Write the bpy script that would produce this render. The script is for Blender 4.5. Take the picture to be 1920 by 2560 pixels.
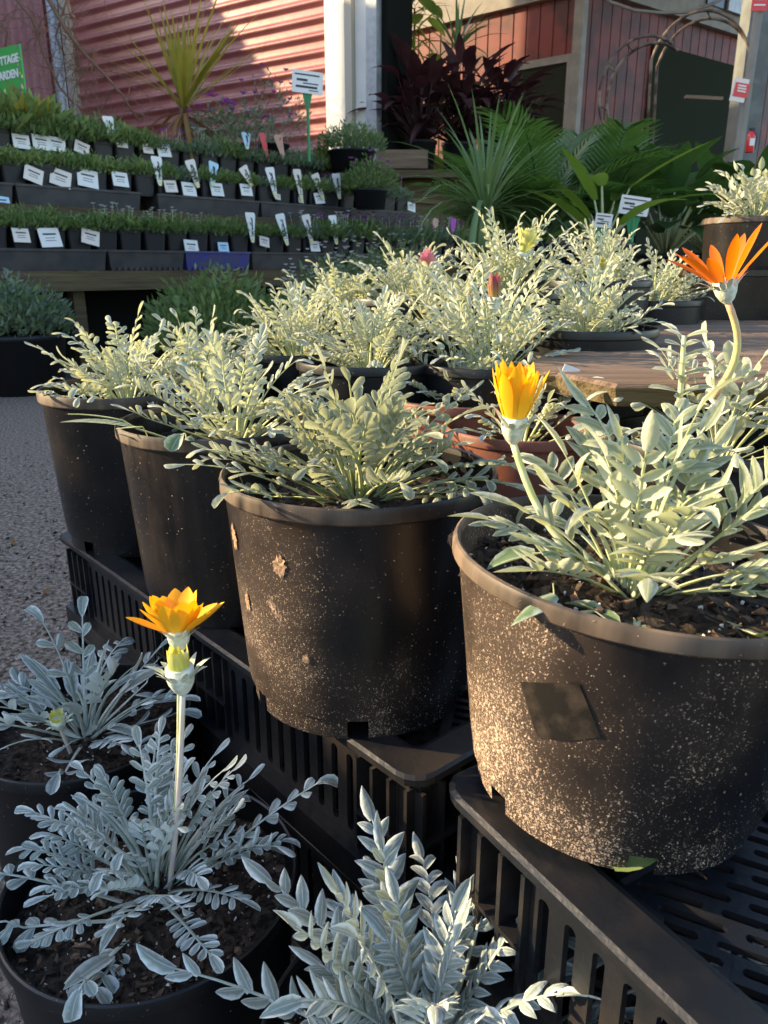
import bpy, math, random
from mathutils import Vector, Matrix, noise
R = math.radians
C = bpy.context.scene.collection
sc = bpy.context.scene
for o in list(bpy.data.objects): bpy.data.objects.remove(o)

# ---------------------------------------------------------------- camera
PITCH = 17.8; CH = .92
cam = bpy.data.cameras.new('camera'); co = bpy.data.objects.new('camera', cam); C.objects.link(co)
co.location = (0, 0, CH); co.rotation_euler = (R(90 - PITCH), 0, 0)
cam.sensor_fit = 'VERTICAL'; cam.sensor_height = 36; cam.lens = 27
cam.clip_start = .02; cam.clip_end = 500
cam.dof.use_dof = True; cam.dof.focus_distance = .95; cam.dof.aperture_fstop = 15
sc.camera = co
# ---------------------------------------------------------------- sky, sun, exposure
SAZ, SEL = 280.0, 19.3
w = bpy.data.worlds.new('World'); sc.world = w; w.use_nodes = True
nt = w.node_tree; bg = nt.nodes['Background']; sky = nt.nodes.new('ShaderNodeTexSky')
sky.sky_type = 'NISHITA'; sky.sun_disc = False; sky.sun_elevation = R(SEL); sky.sun_rotation = R(SAZ)
nt.links.new(sky.outputs[0], bg.inputs[0]); bg.inputs[1].default_value = .15
sl = bpy.data.lights.new('sun', 'SUN'); sl.energy = 4.3; sl.angle = R(.6); sl.color = (1, .77, .45)
so = bpy.data.objects.new('sun', sl); C.objects.link(so)
sdir = Vector((math.sin(R(SAZ)) * math.cos(R(SEL)), math.cos(R(SAZ)) * math.cos(R(SEL)), math.sin(R(SEL))))
so.rotation_euler = sdir.to_track_quat('Z', 'Y').to_euler()
sc.view_settings.view_transform = 'Standard'; sc.view_settings.look = 'None'
sc.view_settings.exposure = 1.72; sc.view_settings.gamma = 1
sc.render.engine = 'CYCLES'
sc.cycles.max_bounces = 6

# ---------------------------------------------------------------- point helper: where a ray of the real camera meets a height or a distance
def ray(px, py):
    s, c = math.sin(R(PITCH)), math.cos(R(PITCH))
    X = (px * 1.1573 - 960) / 1920; Y = (py * 1.1573 - 1280) / 1920
    return Vector((X, c - Y * s, -(s + Y * c)))
def atz(px, py, z): r = ray(px, py); return Vector((0, 0, CH)) + r * ((z - CH) / r.z)
def aty(px, py, y): r = ray(px, py); return Vector((0, 0, CH)) + r * (y / r.y)

# ---------------------------------------------------------------- materials
def mat(name, col, rough=.6, spec=.3, metal=0, trans=0, tcol=None, n_scale=0, n_col=None, n_thr=(.4, .6), bump=0, b_scale=50, aniso=(1, 1, 1), coat=0):
    m = bpy.data.materials.new(name); m.use_nodes = True
    t = m.node_tree; N = t.nodes; L = t.links; b = N['Principled BSDF']
    b.inputs['Base Color'].default_value = (*col, 1); b.inputs['Roughness'].default_value = rough
    b.inputs['Specular IOR Level'].default_value = spec; b.inputs['Metallic'].default_value = metal
    b.inputs['Coat Weight'].default_value = coat
    tc = N.new('ShaderNodeTexCoord'); mp = N.new('ShaderNodeMapping'); mp.inputs['Scale'].default_value = aniso
    L.new(tc.outputs['Object'], mp.inputs[0])
    csock = None
    if n_scale:
        n = N.new('ShaderNodeTexNoise'); n.inputs['Scale'].default_value = n_scale; n.inputs['Detail'].default_value = 6
        L.new(mp.outputs[0], n.inputs['Vector'])
        r = N.new('ShaderNodeValToRGB'); r.color_ramp.elements[0].position = n_thr[0]; r.color_ramp.elements[1].position = n_thr[1]
        r.color_ramp.elements[0].color = (*col, 1); r.color_ramp.elements[1].color = (*(n_col or col), 1)
        L.new(n.outputs['Fac'], r.inputs[0]); L.new(r.outputs[0], b.inputs['Base Color']); csock = r.outputs[0]
    if bump:
        n2 = N.new('ShaderNodeTexNoise'); n2.inputs['Scale'].default_value = b_scale; n2.inputs['Detail'].default_value = 5
        L.new(mp.outputs[0], n2.inputs['Vector'])
        bp = N.new('ShaderNodeBump'); bp.inputs['Strength'].default_value = bump; bp.inputs['Distance'].default_value = .5 / b_scale
        L.new(n2.outputs['Fac'], bp.inputs['Height']); L.new(bp.outputs[0], b.inputs['Normal'])
    if trans:
        tr = N.new('ShaderNodeBsdfTranslucent'); tr.inputs[0].default_value = (*(tcol or col), 1)
        mx = N.new('ShaderNodeMixShader'); mx.inputs[0].default_value = trans
        L.new(b.outputs[0], mx.inputs[1]); L.new(tr.outputs[0], mx.inputs[2])
        L.new(mx.outputs[0], N['Material Output'].inputs['Surface'])
    return m

def mnode(N, L, op, a, b=None, c=None, clamp=False):
    n = N.new('ShaderNodeMath'); n.operation = op; n.use_clamp = clamp
    for i, v in enumerate((a, b, c)):
        if v is None: continue
        if isinstance(v, (int, float)): n.inputs[i].default_value = v
        else: L.new(v, n.inputs[i])
    return n.outputs[0]

def leaf_mat(name, green, white, tcol, edge0=.35, edge1=.95, trans=.25, wash=.35):
    """felted leaf: green centre, woolly pale margins (uv.x = -1..1 across the leaflet), woolly pale underside"""
    m = bpy.data.materials.new(name); m.use_nodes = True
    t = m.node_tree; N = t.nodes; L = t.links; b = N['Principled BSDF']
    b.inputs['Roughness'].default_value = .75; b.inputs['Specular IOR Level'].default_value = .25
    b.inputs['Sheen Weight'].default_value = .25; b.inputs['Sheen Roughness'].default_value = .5
    uv = N.new('ShaderNodeUVMap'); sx = N.new('ShaderNodeSeparateXYZ'); L.new(uv.outputs[0], sx.inputs[0])
    a = mnode(N, L, 'ABSOLUTE', sx.outputs[0])
    tc = N.new('ShaderNodeTexCoord')
    n = N.new('ShaderNodeTexNoise'); n.inputs['Scale'].default_value = 160; n.inputs['Detail'].default_value = 4; L.new(tc.outputs['Object'], n.inputs['Vector'])
    n3 = N.new('ShaderNodeTexNoise'); n3.inputs['Scale'].default_value = 18; L.new(tc.outputs['Object'], n3.inputs['Vector'])
    k = mnode(N, L, 'ADD', a, mnode(N, L, 'MULTIPLY', mnode(N, L, 'SUBTRACT', n.outputs['Fac'], .5), .8))
    k = mnode(N, L, 'ADD', k, mnode(N, L, 'MULTIPLY', mnode(N, L, 'SUBTRACT', n3.outputs['Fac'], .5), 1.1))
    mr = N.new('ShaderNodeMapRange'); mr.inputs['From Min'].default_value = edge0; mr.inputs['From Max'].default_value = edge1
    mr.inputs['To Min'].default_value = wash; L.new(k, mr.inputs['Value'])
    # pale midrib
    rib = N.new('ShaderNodeMapRange'); rib.inputs['From Min'].default_value = .14; rib.inputs['From Max'].default_value = .02; L.new(a, rib.inputs['Value'])
    k2 = mnode(N, L, 'MAXIMUM', mr.outputs[0], mnode(N, L, 'MULTIPLY', rib.outputs[0], .6))
    geo = N.new('ShaderNodeNewGeometry')
    k2 = mnode(N, L, 'MAXIMUM', k2, mnode(N, L, 'MULTIPLY', geo.outputs['Backfacing'], .85))
    mx = N.new('ShaderNodeMix'); mx.data_type = 'RGBA'; mx.inputs['A'].default_value = (*green, 1); mx.inputs['B'].default_value = (*white, 1)
    L.new(k2, mx.inputs['Factor']); L.new(mx.outputs['Result'], b.inputs['Base Color'])
    bp = N.new('ShaderNodeBump'); bp.inputs['Strength'].default_value = .5; bp.inputs['Distance'].default_value = .002
    L.new(n.outputs['Fac'], bp.inputs['Height']); L.new(bp.outputs[0], b.inputs['Normal'])
    tr = N.new('ShaderNodeBsdfTranslucent'); tr.inputs[0].default_value = (*tcol, 1)
    ms = N.new('ShaderNodeMixShader'); ms.inputs[0].default_value = trans
    L.new(b.outputs[0], ms.inputs[1]); L.new(tr.outputs[0], ms.inputs[2]); L.new(ms.outputs[0], N['Material Output'].inputs['Surface'])
    return m

def pot_mat(name, speck=.0, film=.25, spots=0., low=.5, side=(-.8, -.3), base=(.0045, .005, .0065), dirt=(.42, .27, .15), seed=0, rough=.24, fcol=(.11, .075, .045)):
    """black plastic, thin dust film, soil specks denser near the bottom; both thickened on the sunlit side to paint its glow, dried mud blots"""
    m = bpy.data.materials.new(name); m.use_nodes = True
    t = m.node_tree; N = t.nodes; L = t.links; b = N['Principled BSDF']
    tc = N.new('ShaderNodeTexCoord'); mp = N.new('ShaderNodeMapping'); mp.inputs['Location'].default_value = (seed, seed * .7, 0)
    L.new(tc.outputs['Object'], mp.inputs[0])
    sp = N.new('ShaderNodeSeparateXYZ'); L.new(tc.outputs['Object'], sp.inputs[0])
    def nz(scale, det=3, al=None):
        n = N.new('ShaderNodeTexNoise'); n.inputs['Scale'].default_value = scale; n.inputs['Detail'].default_value = det
        if al:
            q = N.new('ShaderNodeMapping'); q.inputs['Scale'].default_value = al; L.new(mp.outputs[0], q.inputs[0]); L.new(q.outputs[0], n.inputs['Vector'])
        else: L.new(mp.outputs[0], n.inputs['Vector'])
        return n.outputs['Fac']
    def rng(v, a, c, lo=0, hi=1):
        r = N.new('ShaderNodeMapRange'); r.inputs['From Min'].default_value = a; r.inputs['From Max'].default_value = c
        r.inputs['To Min'].default_value = lo; r.inputs['To Max'].default_value = hi; L.new(v, r.inputs['Value']); return r.outputs[0]
    big = nz(9, 4); streak = nz(14, 5, (3.0, 3.0, .35))
    # dust film in vertical runs
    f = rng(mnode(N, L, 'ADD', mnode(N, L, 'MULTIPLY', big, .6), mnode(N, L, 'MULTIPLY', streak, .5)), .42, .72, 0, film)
    # weight towards the sunlit left; extra film there paints in sunlight
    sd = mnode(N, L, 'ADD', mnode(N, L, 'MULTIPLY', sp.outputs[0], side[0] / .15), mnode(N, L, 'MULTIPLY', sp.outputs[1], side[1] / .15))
    sun_side = rng(mnode(N, L, 'ADD', sd, mnode(N, L, 'MULTIPLY', mnode(N, L, 'SUBTRACT', big, .5), .9)), -.2, .75, 0, 1)
    f = mnode(N, L, 'MULTIPLY', f, mnode(N, L, 'ADD', mnode(N, L, 'MULTIPLY', sun_side, .85), .15))
    dens = mnode(N, L, 'ADD', rng(sp.outputs[2], .27, .0, -.35, low), mnode(N, L, 'MULTIPLY', sd, .62))
    dens = mnode(N, L, 'ADD', dens, mnode(N, L, 'MULTIPLY', mnode(N, L, 'SUBTRACT', big, .5), 2.2))
    dens = rng(dens, -.25, 1.1, 0, 1)
    fine = nz(640, 2); mid = nz(300, 4, (1.3, 1.3, .6))
    # dust halo between the densest grains, faded out away from the sunlit side
    f = mnode(N, L, 'MAXIMUM', f, mnode(N, L, 'MULTIPLY', mnode(N, L, 'MULTIPLY', dens, sun_side), min(1., speck) * .6))
    g = mnode(N, L, 'ADD', mnode(N, L, 'MULTIPLY', fine, .62), mnode(N, L, 'MULTIPLY', mid, .38))
    thr = mnode(N, L, 'SUBTRACT', .70, mnode(N, L, 'MULTIPLY', dens, .23 * speck))
    s1 = mnode(N, L, 'MULTIPLY', mnode(N, L, 'SUBTRACT', g, thr), 12, clamp=True)
    if speck == 0: s1 = mnode(N, L, 'MULTIPLY', s1, .35)
    # sparse flecks everywhere
    fl = mnode(N, L, 'MULTIPLY', mnode(N, L, 'SUBTRACT', nz(240, 1), .735), 25, clamp=True)
    s1 = mnode(N, L, 'MAXIMUM', s1, mnode(N, L, 'MULTIPLY', fl, .6))
    if spots:
        s2 = mnode(N, L, 'MULTIPLY', mnode(N, L, 'SUBTRACT', mnode(N, L, 'ADD', nz(15, 1), mnode(N, L, 'MULTIPLY', mid, .12)), .84 - spots * .1), 30, clamp=True)
        s1 = mnode(N, L, 'MAXIMUM', s1, s2)
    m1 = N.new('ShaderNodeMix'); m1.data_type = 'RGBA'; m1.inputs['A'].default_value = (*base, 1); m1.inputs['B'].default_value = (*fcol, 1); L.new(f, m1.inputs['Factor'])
    m2 = N.new('ShaderNodeMix'); m2.data_type = 'RGBA'; L.new(m1.outputs['Result'], m2.inputs['A']); 
    dv = N.new('ShaderNodeMix'); dv.data_type = 'RGBA'; dv.inputs['A'].default_value = (dirt[0] * .35, dirt[1] * .32, dirt[2] * .3, 1); dv.inputs['B'].default_value = (dirt[0] * 1.25, dirt[1] * 1.25, dirt[2] * 1.25, 1)
    L.new(rng(nz(410, 2), .38, .62), dv.inputs['Factor']); L.new(dv.outputs['Result'], m2.inputs['B']); L.new(s1, m2.inputs['Factor'])
    L.new(m2.outputs['Result'], b.inputs['Base Color'])
    ro = mnode(N, L, 'ADD', mnode(N, L, 'MULTIPLY', f, .6), rough)
    ro = mnode(N, L, 'MAXIMUM', ro, mnode(N, L, 'MULTIPLY', s1, .9)); L.new(ro, b.inputs['Roughness'])
    b.inputs['Specular IOR Level'].default_value = .4
    h = mnode(N, L, 'ADD', mnode(N, L, 'MULTIPLY', s1, 1.0), mnode(N, L, 'MULTIPLY', streak, .25))
    bp = N.new('ShaderNodeBump'); bp.inputs['Strength'].default_value = .6; bp.inputs['Distance'].default_value = .0016
    L.new(h, bp.inputs['Height']); L.new(bp.outputs[0], b.inputs['Normal'])
    return m

def flower_mat(name, c0, c1, tcol, trans=.45, rough=.5):
    """petal: uv.y from base to tip"""
    m = bpy.data.materials.new(name); m.use_nodes = True
    t = m.node_tree; N = t.nodes; L = t.links; b = N['Principled BSDF']; b.inputs['Roughness'].default_value = rough
    uv = N.new('ShaderNodeUVMap'); sx = N.new('ShaderNodeSeparateXYZ'); L.new(uv.outputs[0], sx.inputs[0])
    wv = N.new('ShaderNodeTexNoise'); mp = N.new('ShaderNodeMapping'); mp.inputs['Scale'].default_value = (3.5, .4, 1); L.new(uv.outputs[0], mp.inputs[0]); L.new(mp.outputs[0], wv.inputs['Vector'])
    wv.inputs['Scale'].default_value = 3
    k = mnode(N, L, 'ADD', sx.outputs[1], mnode(N, L, 'MULTIPLY', mnode(N, L, 'SUBTRACT', wv.outputs['Fac'], .5), .9), clamp=True)
    mx = N.new('ShaderNodeMix'); mx.data_type = 'RGBA'; mx.inputs['A'].default_value = (*c0, 1); mx.inputs['B'].default_value = (*c1, 1)
    L.new(k, mx.inputs['Factor']); L.new(mx.outputs['Result'], b.inputs['Base Color'])
    tr = N.new('ShaderNodeBsdfTranslucent'); tr.inputs[0].default_value = (*tcol, 1)
    ms = N.new('ShaderNodeMixShader'); ms.inputs[0].default_value = trans
    L.new(b.outputs[0], ms.inputs[1]); L.new(tr.outputs[0], ms.inputs[2]); L.new(ms.outputs[0], N['Material Output'].inputs['Surface'])
    return m

M = {}
M['leaf_sun'] = leaf_mat('gazania leaf broad felt', (.115, .16, .07), (.56, .57, .47), (.58, .60, .20), .45, 1.0, trans=.28, wash=.2)
M['leaf_lobed'] = leaf_mat('gazania leaf lobed felt', (.16, .21, .12), (.60, .61, .54), (.58, .60, .26), .34, .9, trans=.30, wash=.26)
M['leaf_shade'] = leaf_mat('gazania leaf tinted for shade', (.14, .18, .15), (.62, .67, .67), (.32, .40, .28), .40, .95, trans=.14, wash=.18)  # felt tinted cool to paint in the bluish shade on the ground pots
M['leaf_green'] = leaf_mat('gazania leaf greener', (.08, .14, .05), (.45, .50, .42), (.3, .42, .15), .6, 1.1, trans=.18, wash=.06)
M['stalk'] = mat('pale felted stalk', (.50, .56, .30), .75, .2, trans=.3, tcol=(.7, .75, .2), n_scale=60, n_col=(.62, .64, .5))
M['stalk_shade'] = mat('felted stalk tinted for shade', (.42, .50, .42), .8, .2, trans=.12, tcol=(.4, .5, .3), n_scale=60, n_col=(.6, .64, .6))  # cooler copy of the pale stalk, for the pots in shade
M['stem_pink'] = mat('pinkish flower stem', (.62, .52, .50), .7, .2, n_scale=40, n_col=(.66, .60, .50))
M['stem_yel'] = mat('yellow green flower stem', (.62, .55, .22), .7, .2, n_scale=30, n_col=(.62, .36, .24), trans=.15)
M['calyx'] = mat('felted calyx', (.46, .50, .38), .8, .2, n_scale=90, n_col=(.66, .68, .58), bump=.5, b_scale=200)
M['bud_green'] = flower_mat('yellow green bud', (.42, .50, .10), (.72, .66, .22), (.6, .6, .1))
M['pet_yellow'] = flower_mat('yellow petal', (.95, .58, .02), (1.0, .50, .0), (1.0, .48, .0), .35)
M['pet_amber'] = flower_mat('amber petal', (.90, .50, .01), (.92, .46, .006), (1.0, .52, .0), .22)
M['pet_orange'] = flower_mat('orange petal', (.90, .25, .01), (.92, .14, .004), (1.0, .22, .0), .5)
M['pet_purple'] = flower_mat('dark purple bud petal', (.45, .30, .06), (.20, .015, .05), (.5, .03, .10), .3)
M['pet_pink'] = flower_mat('pink closed petal', (.65, .40, .30), (.50, .12, .20), (.7, .2, .3), .3)
M['pet_cream'] = flower_mat('cream bud petal', (.50, .58, .18), (.75, .70, .32), (.8, .75, .2), .3)
M['lip'] = pot_mat('dusty sunlit pot rim', .15, .8, 0, .2, fcol=(.24, .165, .11), seed=5, rough=.34)  # dust, with its brown raised to stand for sun on the rim
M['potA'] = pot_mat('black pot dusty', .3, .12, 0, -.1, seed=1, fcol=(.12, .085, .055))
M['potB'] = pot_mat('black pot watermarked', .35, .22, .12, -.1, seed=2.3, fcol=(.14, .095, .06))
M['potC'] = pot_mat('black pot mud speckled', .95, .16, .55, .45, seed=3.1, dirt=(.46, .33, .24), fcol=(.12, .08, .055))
M['potD'] = pot_mat('black pot caked with grit', 1.2, .35, .2, .6, side=(-.85, -.15), seed=7.7, dirt=(.50, .37, .27), fcol=(.17, .115, .08))  # grit, plus a film colour raised to look sunlit on the left
M['pot'] = pot_mat('clean black pot', .12, .10, 0, 0, seed=4, rough=.38, fcol=(.04, .04, .045))
M['liplo'] = pot_mat('clean black rim', .1, .25, 0, .2, fcol=(.05, .055, .06), seed=5, rough=.36)
M['patch'] = mat('cleaner plastic where a label was', (.013, .011, .009), .4, .4, n_scale=45, n_col=(.06, .044, .032), n_thr=(.5, .8), bump=.2, b_scale=300)
M['mud'] = mat('dried mud', (.42, .28, .18), .9, .1, n_scale=300, n_col=(.22, .14, .09), bump=.6, b_scale=300)
M['terra'] = mat('terracotta plastic', (.19, .06, .035), .5, .4, n_scale=20, n_col=(.15, .055, .036), bump=.1, b_scale=40)
M['soil'] = mat('potting soil', (.014, .010, .008), .95, .2, n_scale=120, n_col=(.06, .042, .032), bump=1, b_scale=140)
M['chip_a'] = mat('dark bark chip', (.022, .015, .012), .85, .2, n_scale=60, n_col=(.06, .042, .033), bump=.6, b_scale=200)
M['chip_b'] = mat('brown bark chip', (.065, .042, .030), .85, .2, n_scale=60, n_col=(.13, .09, .065), bump=.6, b_scale=200)
M['chip_c'] = mat('tan bark chip', (.22, .14, .09), .85, .2, n_scale=60, n_col=(.12, .07, .045), bump=.6, b_scale=200)
M['perlite'] = mat('perlite grain', (.62, .60, .56), .8, .2)
M['crate'] = mat('black crate plastic', (.008, .009, .012), .36, .4, n_scale=9, n_col=(.05, .038, .03), n_thr=(.42, .8), bump=.15, b_scale=90)
M['asphalt'] = mat('asphalt', (.10, .075, .057), .9, .2, n_scale=70, n_col=(.40, .31, .245), n_thr=(.38, .7), bump=1, b_scale=38)
M['gravel'] = mat('gravel grit', (.17, .13, .105), .9, .2, n_scale=9, n_col=(.42, .34, .28))
M['wood'] = mat('weathered timber', (.26, .175, .12), .8, .25, n_scale=5, n_col=(.13, .085, .058), n_thr=(.3, .7), bump=.7, b_scale=16, aniso=(.25, 5, 5))
M['wood_dark'] = mat('damp timber', (.085, .06, .035), .85, .2, n_scale=5, n_col=(.13, .10, .05), n_thr=(.35, .7), bump=.5, b_scale=12, aniso=(.3, 4, 4))
M['moss'] = mat('moss', (.10, .13, .03), .95, .1, n_scale=30, n_col=(.20, .22, .05), bump=1, b_scale=60)
M['red'] = mat('red painted steel', (.34, .115, .11), .40, 1.0, n_scale=1.5, n_col=(.27, .08, .075), bump=.04, b_scale=8)
M['mauve'] = mat('faded red cladding', (.40, .20, .205), .5, .4, n_scale=1.2, n_col=(.34, .16, .17))
M['darkred'] = mat('barn red boards', (.062, .019, .017), .5, .25, n_scale=2, n_col=(.15, .028, .025))  # red set darker to stand in for the shade over the barn
M['white'] = mat('white painted timber', (.70, .68, .64), .5, .4, n_scale=3, n_col=(.60, .58, .55), n_thr=(.4, .8))
M['trim'] = mat('cream trim darkened for shade', (.22, .20, .175), .6, .3, n_scale=4, n_col=(.17, .155, .135))  # white trim toned down in place of the shade on it
M['darksteel'] = mat('weathered grey steel', (.13, .14, .13), .55, .4, n_scale=5, n_col=(.09, .095, .09))
M['greysteel'] = mat('galvanised steel', (.36, .38, .40), .45, .5, metal=.3, n_scale=12, n_col=(.28, .30, .33))
M['beige'] = mat('beige flashing', (.42, .38, .31), .55, .4)
M['dark'] = mat('dark interior', (.008, .009, .008), .9, .1)
M['mesh'] = mat('dark green shade mesh', (.022, .028, .016), .9, .1, n_scale=120, n_col=(.012, .015, .01))
M['glassd'] = mat('dark window glass', (.03, .03, .035), .1, .5)
M['fol1'] = mat('seedling leaf green', (.145, .20, .085), .6, .3, trans=.25, tcol=(.18, .30, .06), n_scale=8, n_col=(.14, .20, .07))
M['fol2'] = mat('seedling leaf yellow green', (.24, .29, .10), .6, .3, trans=.25, tcol=(.25, .35, .06), n_scale=8, n_col=(.10, .16, .05))
M['fol3'] = mat('seedling leaf grey green', (.19, .23, .165), .6, .3, trans=.2, tcol=(.12, .22, .10), n_scale=8, n_col=(.15, .20, .13))
M['palm'] = mat('palm leaf', (.038, .085, .024), .4, .4, trans=.3, tcol=(.16, .32, .04), n_scale=4, n_col=(.07, .13, .035))
M['strap'] = mat('strap leaf', (.15, .23, .09), .4, .4, trans=.25, tcol=(.2, .32, .08), n_scale=4, n_col=(.12, .19, .08))
M['lily'] = mat('glossy broad leaf', (.04, .085, .025), .3, .5, trans=.2, tcol=(.12, .25, .03), n_scale=5, n_col=(.05, .10, .03))
M['lily2'] = mat('yellow green broad leaf', (.12, .19, .03), .35, .45, trans=.35, tcol=(.30, .42, .04), n_scale=5, n_col=(.09, .15, .03))
M['purple'] = mat('burgundy leaf', (.040, .018, .020), .5, .35, trans=.2, tcol=(.12, .03, .04), n_scale=4, n_col=(.07, .032, .034))
M['gold'] = mat('golden sword leaf', (.30, .25, .05), .5, .35, trans=.4, tcol=(.55, .45, .05), n_scale=6, n_col=(.20, .20, .04))
M['brownleaf'] = mat('dry leaf', (.26, .14, .05), .7, .2, trans=.3)
M['bark'] = mat('bark', (.16, .11, .08), .85, .2, n_scale=30, n_col=(.09, .06, .045), bump=.5, b_scale=60)
M['twig'] = mat('bare twig', (.20, .125, .085), .8, .2)
M['fl_pink'] = mat('pink blossom', (.50, .13, .50), .6, .2, trans=.3)
M['fl_white'] = mat('white blossom', (.72, .70, .68), .6, .2, trans=.3)
M['card'] = mat('white price card', (.72, .70, .68), .5, .3)
M['card_pink'] = mat('cream price card', (.70, .62, .56), .5, .3)
M['card_blue'] = mat('pale blue tag', (.42, .60, .75), .5, .3)
M['ink'] = mat('printed ink', (.05, .05, .07), .6, .2)
M['tagyel'] = mat('yellow tag tip', (.68, .66, .18), .5, .3)
M['taggreen'] = mat('printed green', (.12, .24, .12), .5, .3)
M['sign_green'] = mat('green sign face', (.04, .34, .06), .45, .4)
M['signplastic'] = mat('green sign stake', (.02, .20, .07), .45, .4)
M['redp'] = mat('red plastic', (.62, .03, .03), .35, .5)
M['bluetray'] = mat('blue tray plastic', (.035, .035, .20), .45, .4, n_scale=6, n_col=(.05, .05, .13))
M['greytray'] = mat('grey black tray plastic', (.030, .028, .031), .5, .35, n_scale=6, n_col=(.05, .045, .045))
M['punnet'] = mat('black punnet plastic', (.013, .013, .016), .45, .35)
M['steelhoop'] = mat('rusty steel hoop', (.05, .034, .028), .6, .4, metal=.4, n_scale=10, n_col=(.2, .14, .10))

# ---------------------------------------------------------------- mesh builder
class MB:
    def __init__(s): s.v = []; s.f = []; s.m = []; s.uv = []
    def add(s, vs, fs, mi=0, uvs=None):
        o = len(s.v); s.v += [tuple(v) for v in vs]
        s.uv += uvs if uvs else [(0., 0.)] * len(vs)
        for f in fs: s.f.append(tuple(i + o for i in f)); s.m.append(mi)
    def box(s, c, d, rot=None, mi=0):
        x, y, z = d[0] / 2, d[1] / 2, d[2] / 2; c = Vector(c)
        vs = [Vector((a, b, e)) for a in (-x, x) for b in (-y, y) for e in (-z, z)]
        if rot is not None: vs = [rot @ v for v in vs]
        s.add([v + c for v in vs], [(0, 1, 3, 2), (4, 6, 7, 5), (0, 4, 5, 1), (2, 3, 7, 6), (0, 2, 6, 4), (1, 5, 7, 3)], mi)
    def tube(s, pts, rad, n=6, mi=0, cap=True):
        pts = [Vector(p) for p in pts]
        if not hasattr(rad, '__len__'): rad = [rad] * len(pts)
        vs = []; up = Vector((.13, .31, .94)).normalized()
        for i, p in enumerate(pts):
            t = (pts[min(i + 1, len(pts) - 1)] - pts[max(i - 1, 0)]).normalized()
            if abs(t.dot(up)) > .95: up = Vector((1, .1, 0)).normalized()
            a = t.cross(up).normalized(); b = t.cross(a)
            for k in range(n):
                q = 2 * math.pi * k / n; vs.append(p + a * (rad[i] * math.cos(q)) + b * (rad[i] * math.sin(q)))
        fs = [(i * n + k, i * n + (k + 1) % n, (i + 1) * n + (k + 1) % n, (i + 1) * n + k) for i in range(len(pts) - 1) for k in range(n)]
        if cap: fs += [tuple(range(n - 1, -1, -1)), tuple((len(pts) - 1) * n + k for k in range(n))]
        s.add(vs, fs, mi)
    def lathe(s, prof, n=48, mi=0, c=(0, 0, 0), skip=None, cap0=False, cap1=False, mis=None):
        vs = []
        for r, z in prof:
            for k in range(n):
                a = 2 * math.pi * k / n; vs.append((c[0] + r * math.cos(a), c[1] + r * math.sin(a), c[2] + z))
        o = len(s.v); s.v += vs; s.uv += [(0., 0.)] * len(vs)
        for i in range(len(prof) - 1):
            for k in range(n):
                if skip and skip(i, k): continue
                s.f.append((o + i * n + k, o + i * n + (k + 1) % n, o + (i + 1) * n + (k + 1) % n, o + (i + 1) * n + k)); s.m.append(mis[i] if mis else mi)
        if cap0: s.f.append(tuple(o + k for k in range(n - 1, -1, -1))); s.m.append(mi)
        if cap1: s.f.append(tuple(o + (len(prof) - 1) * n + k for k in range(n))); s.m.append(mi)
    def blade(s, P, D, N, L, W, curl=0., fold=.2, rows=(0, .2, .45, .7, .88, 1), prof=None, mi=0, wave=0.):
        """one leaf or petal: from P along D, face N, curling by curl towards N"""
        D = D.normalized(); S = N.cross(D).normalized(); N = D.cross(S).normalized()
        vs = []; uvs = []
        for t in rows:
            th = curl * t
            p = P + (D * math.sin(abs(th) + 1e-6) / (abs(th) + 1e-6) * t + N * (math.copysign(1, curl) * (1 - math.cos(th)) / (abs(th) + 1e-6)) * t) * L
            nn = N * math.cos(th) - D * math.sin(th)
            wd = W * prof(t)
            e = nn * (fold * wd + wave * math.sin(t * 19) * W)
            e2 = nn * (fold * wd + wave * math.cos(t * 17) * W)
            vs += [p - S * wd + e, p, p + S * wd + e2]; uvs += [(-1., t), (0., t), (1., t)]
        fs = []
        for i in range(len(rows) - 1):
            a = i * 3; fs += [(a + 0, a + 3, a + 4, a + 1), (a + 1, a + 4, a + 5, a + 2)]
        s.add(vs, fs, mi, uvs)
    def leaflet(s, P, D, N, L, W, curl=0., arch=.35, twist=0., rows=(0, .2, .45, .7, .9, 1), prof=None, mi=0):
        """thick-looking felted leaflet: arched across, margins rolled, curling and twisting along its length"""
        D = D.normalized(); S = N.cross(D).normalized(); N = D.cross(S).normalized(); vs = []; uvs = []
        for t in rows:
            th = curl * t; q = abs(th) + 1e-6
            p = P + (D * math.sin(q) / q * t + N * math.copysign(1, curl) * (1 - math.cos(th)) / q * t) * L
            nn = N * math.cos(th) - D * math.sin(th); c_, s_ = math.cos(twist * t), math.sin(twist * t)
            S2 = S * c_ + nn * s_; n2 = nn * c_ - S * s_; wd = W * prof(t)
            for x in (-1, -.62, 0, .62, 1): vs.append(p + S2 * (wd * x * (1 - .12 * arch * x * x)) + n2 * (-arch * wd * (x * x) + .25 * arch * wd)); uvs.append((float(x), t))
        fs = [(i * 5 + k, i * 5 + 5 + k, i * 5 + 6 + k, i * 5 + 1 + k) for i in range(len(rows) - 1) for k in range(4)]
        s.add(vs, fs, mi, uvs)
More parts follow.
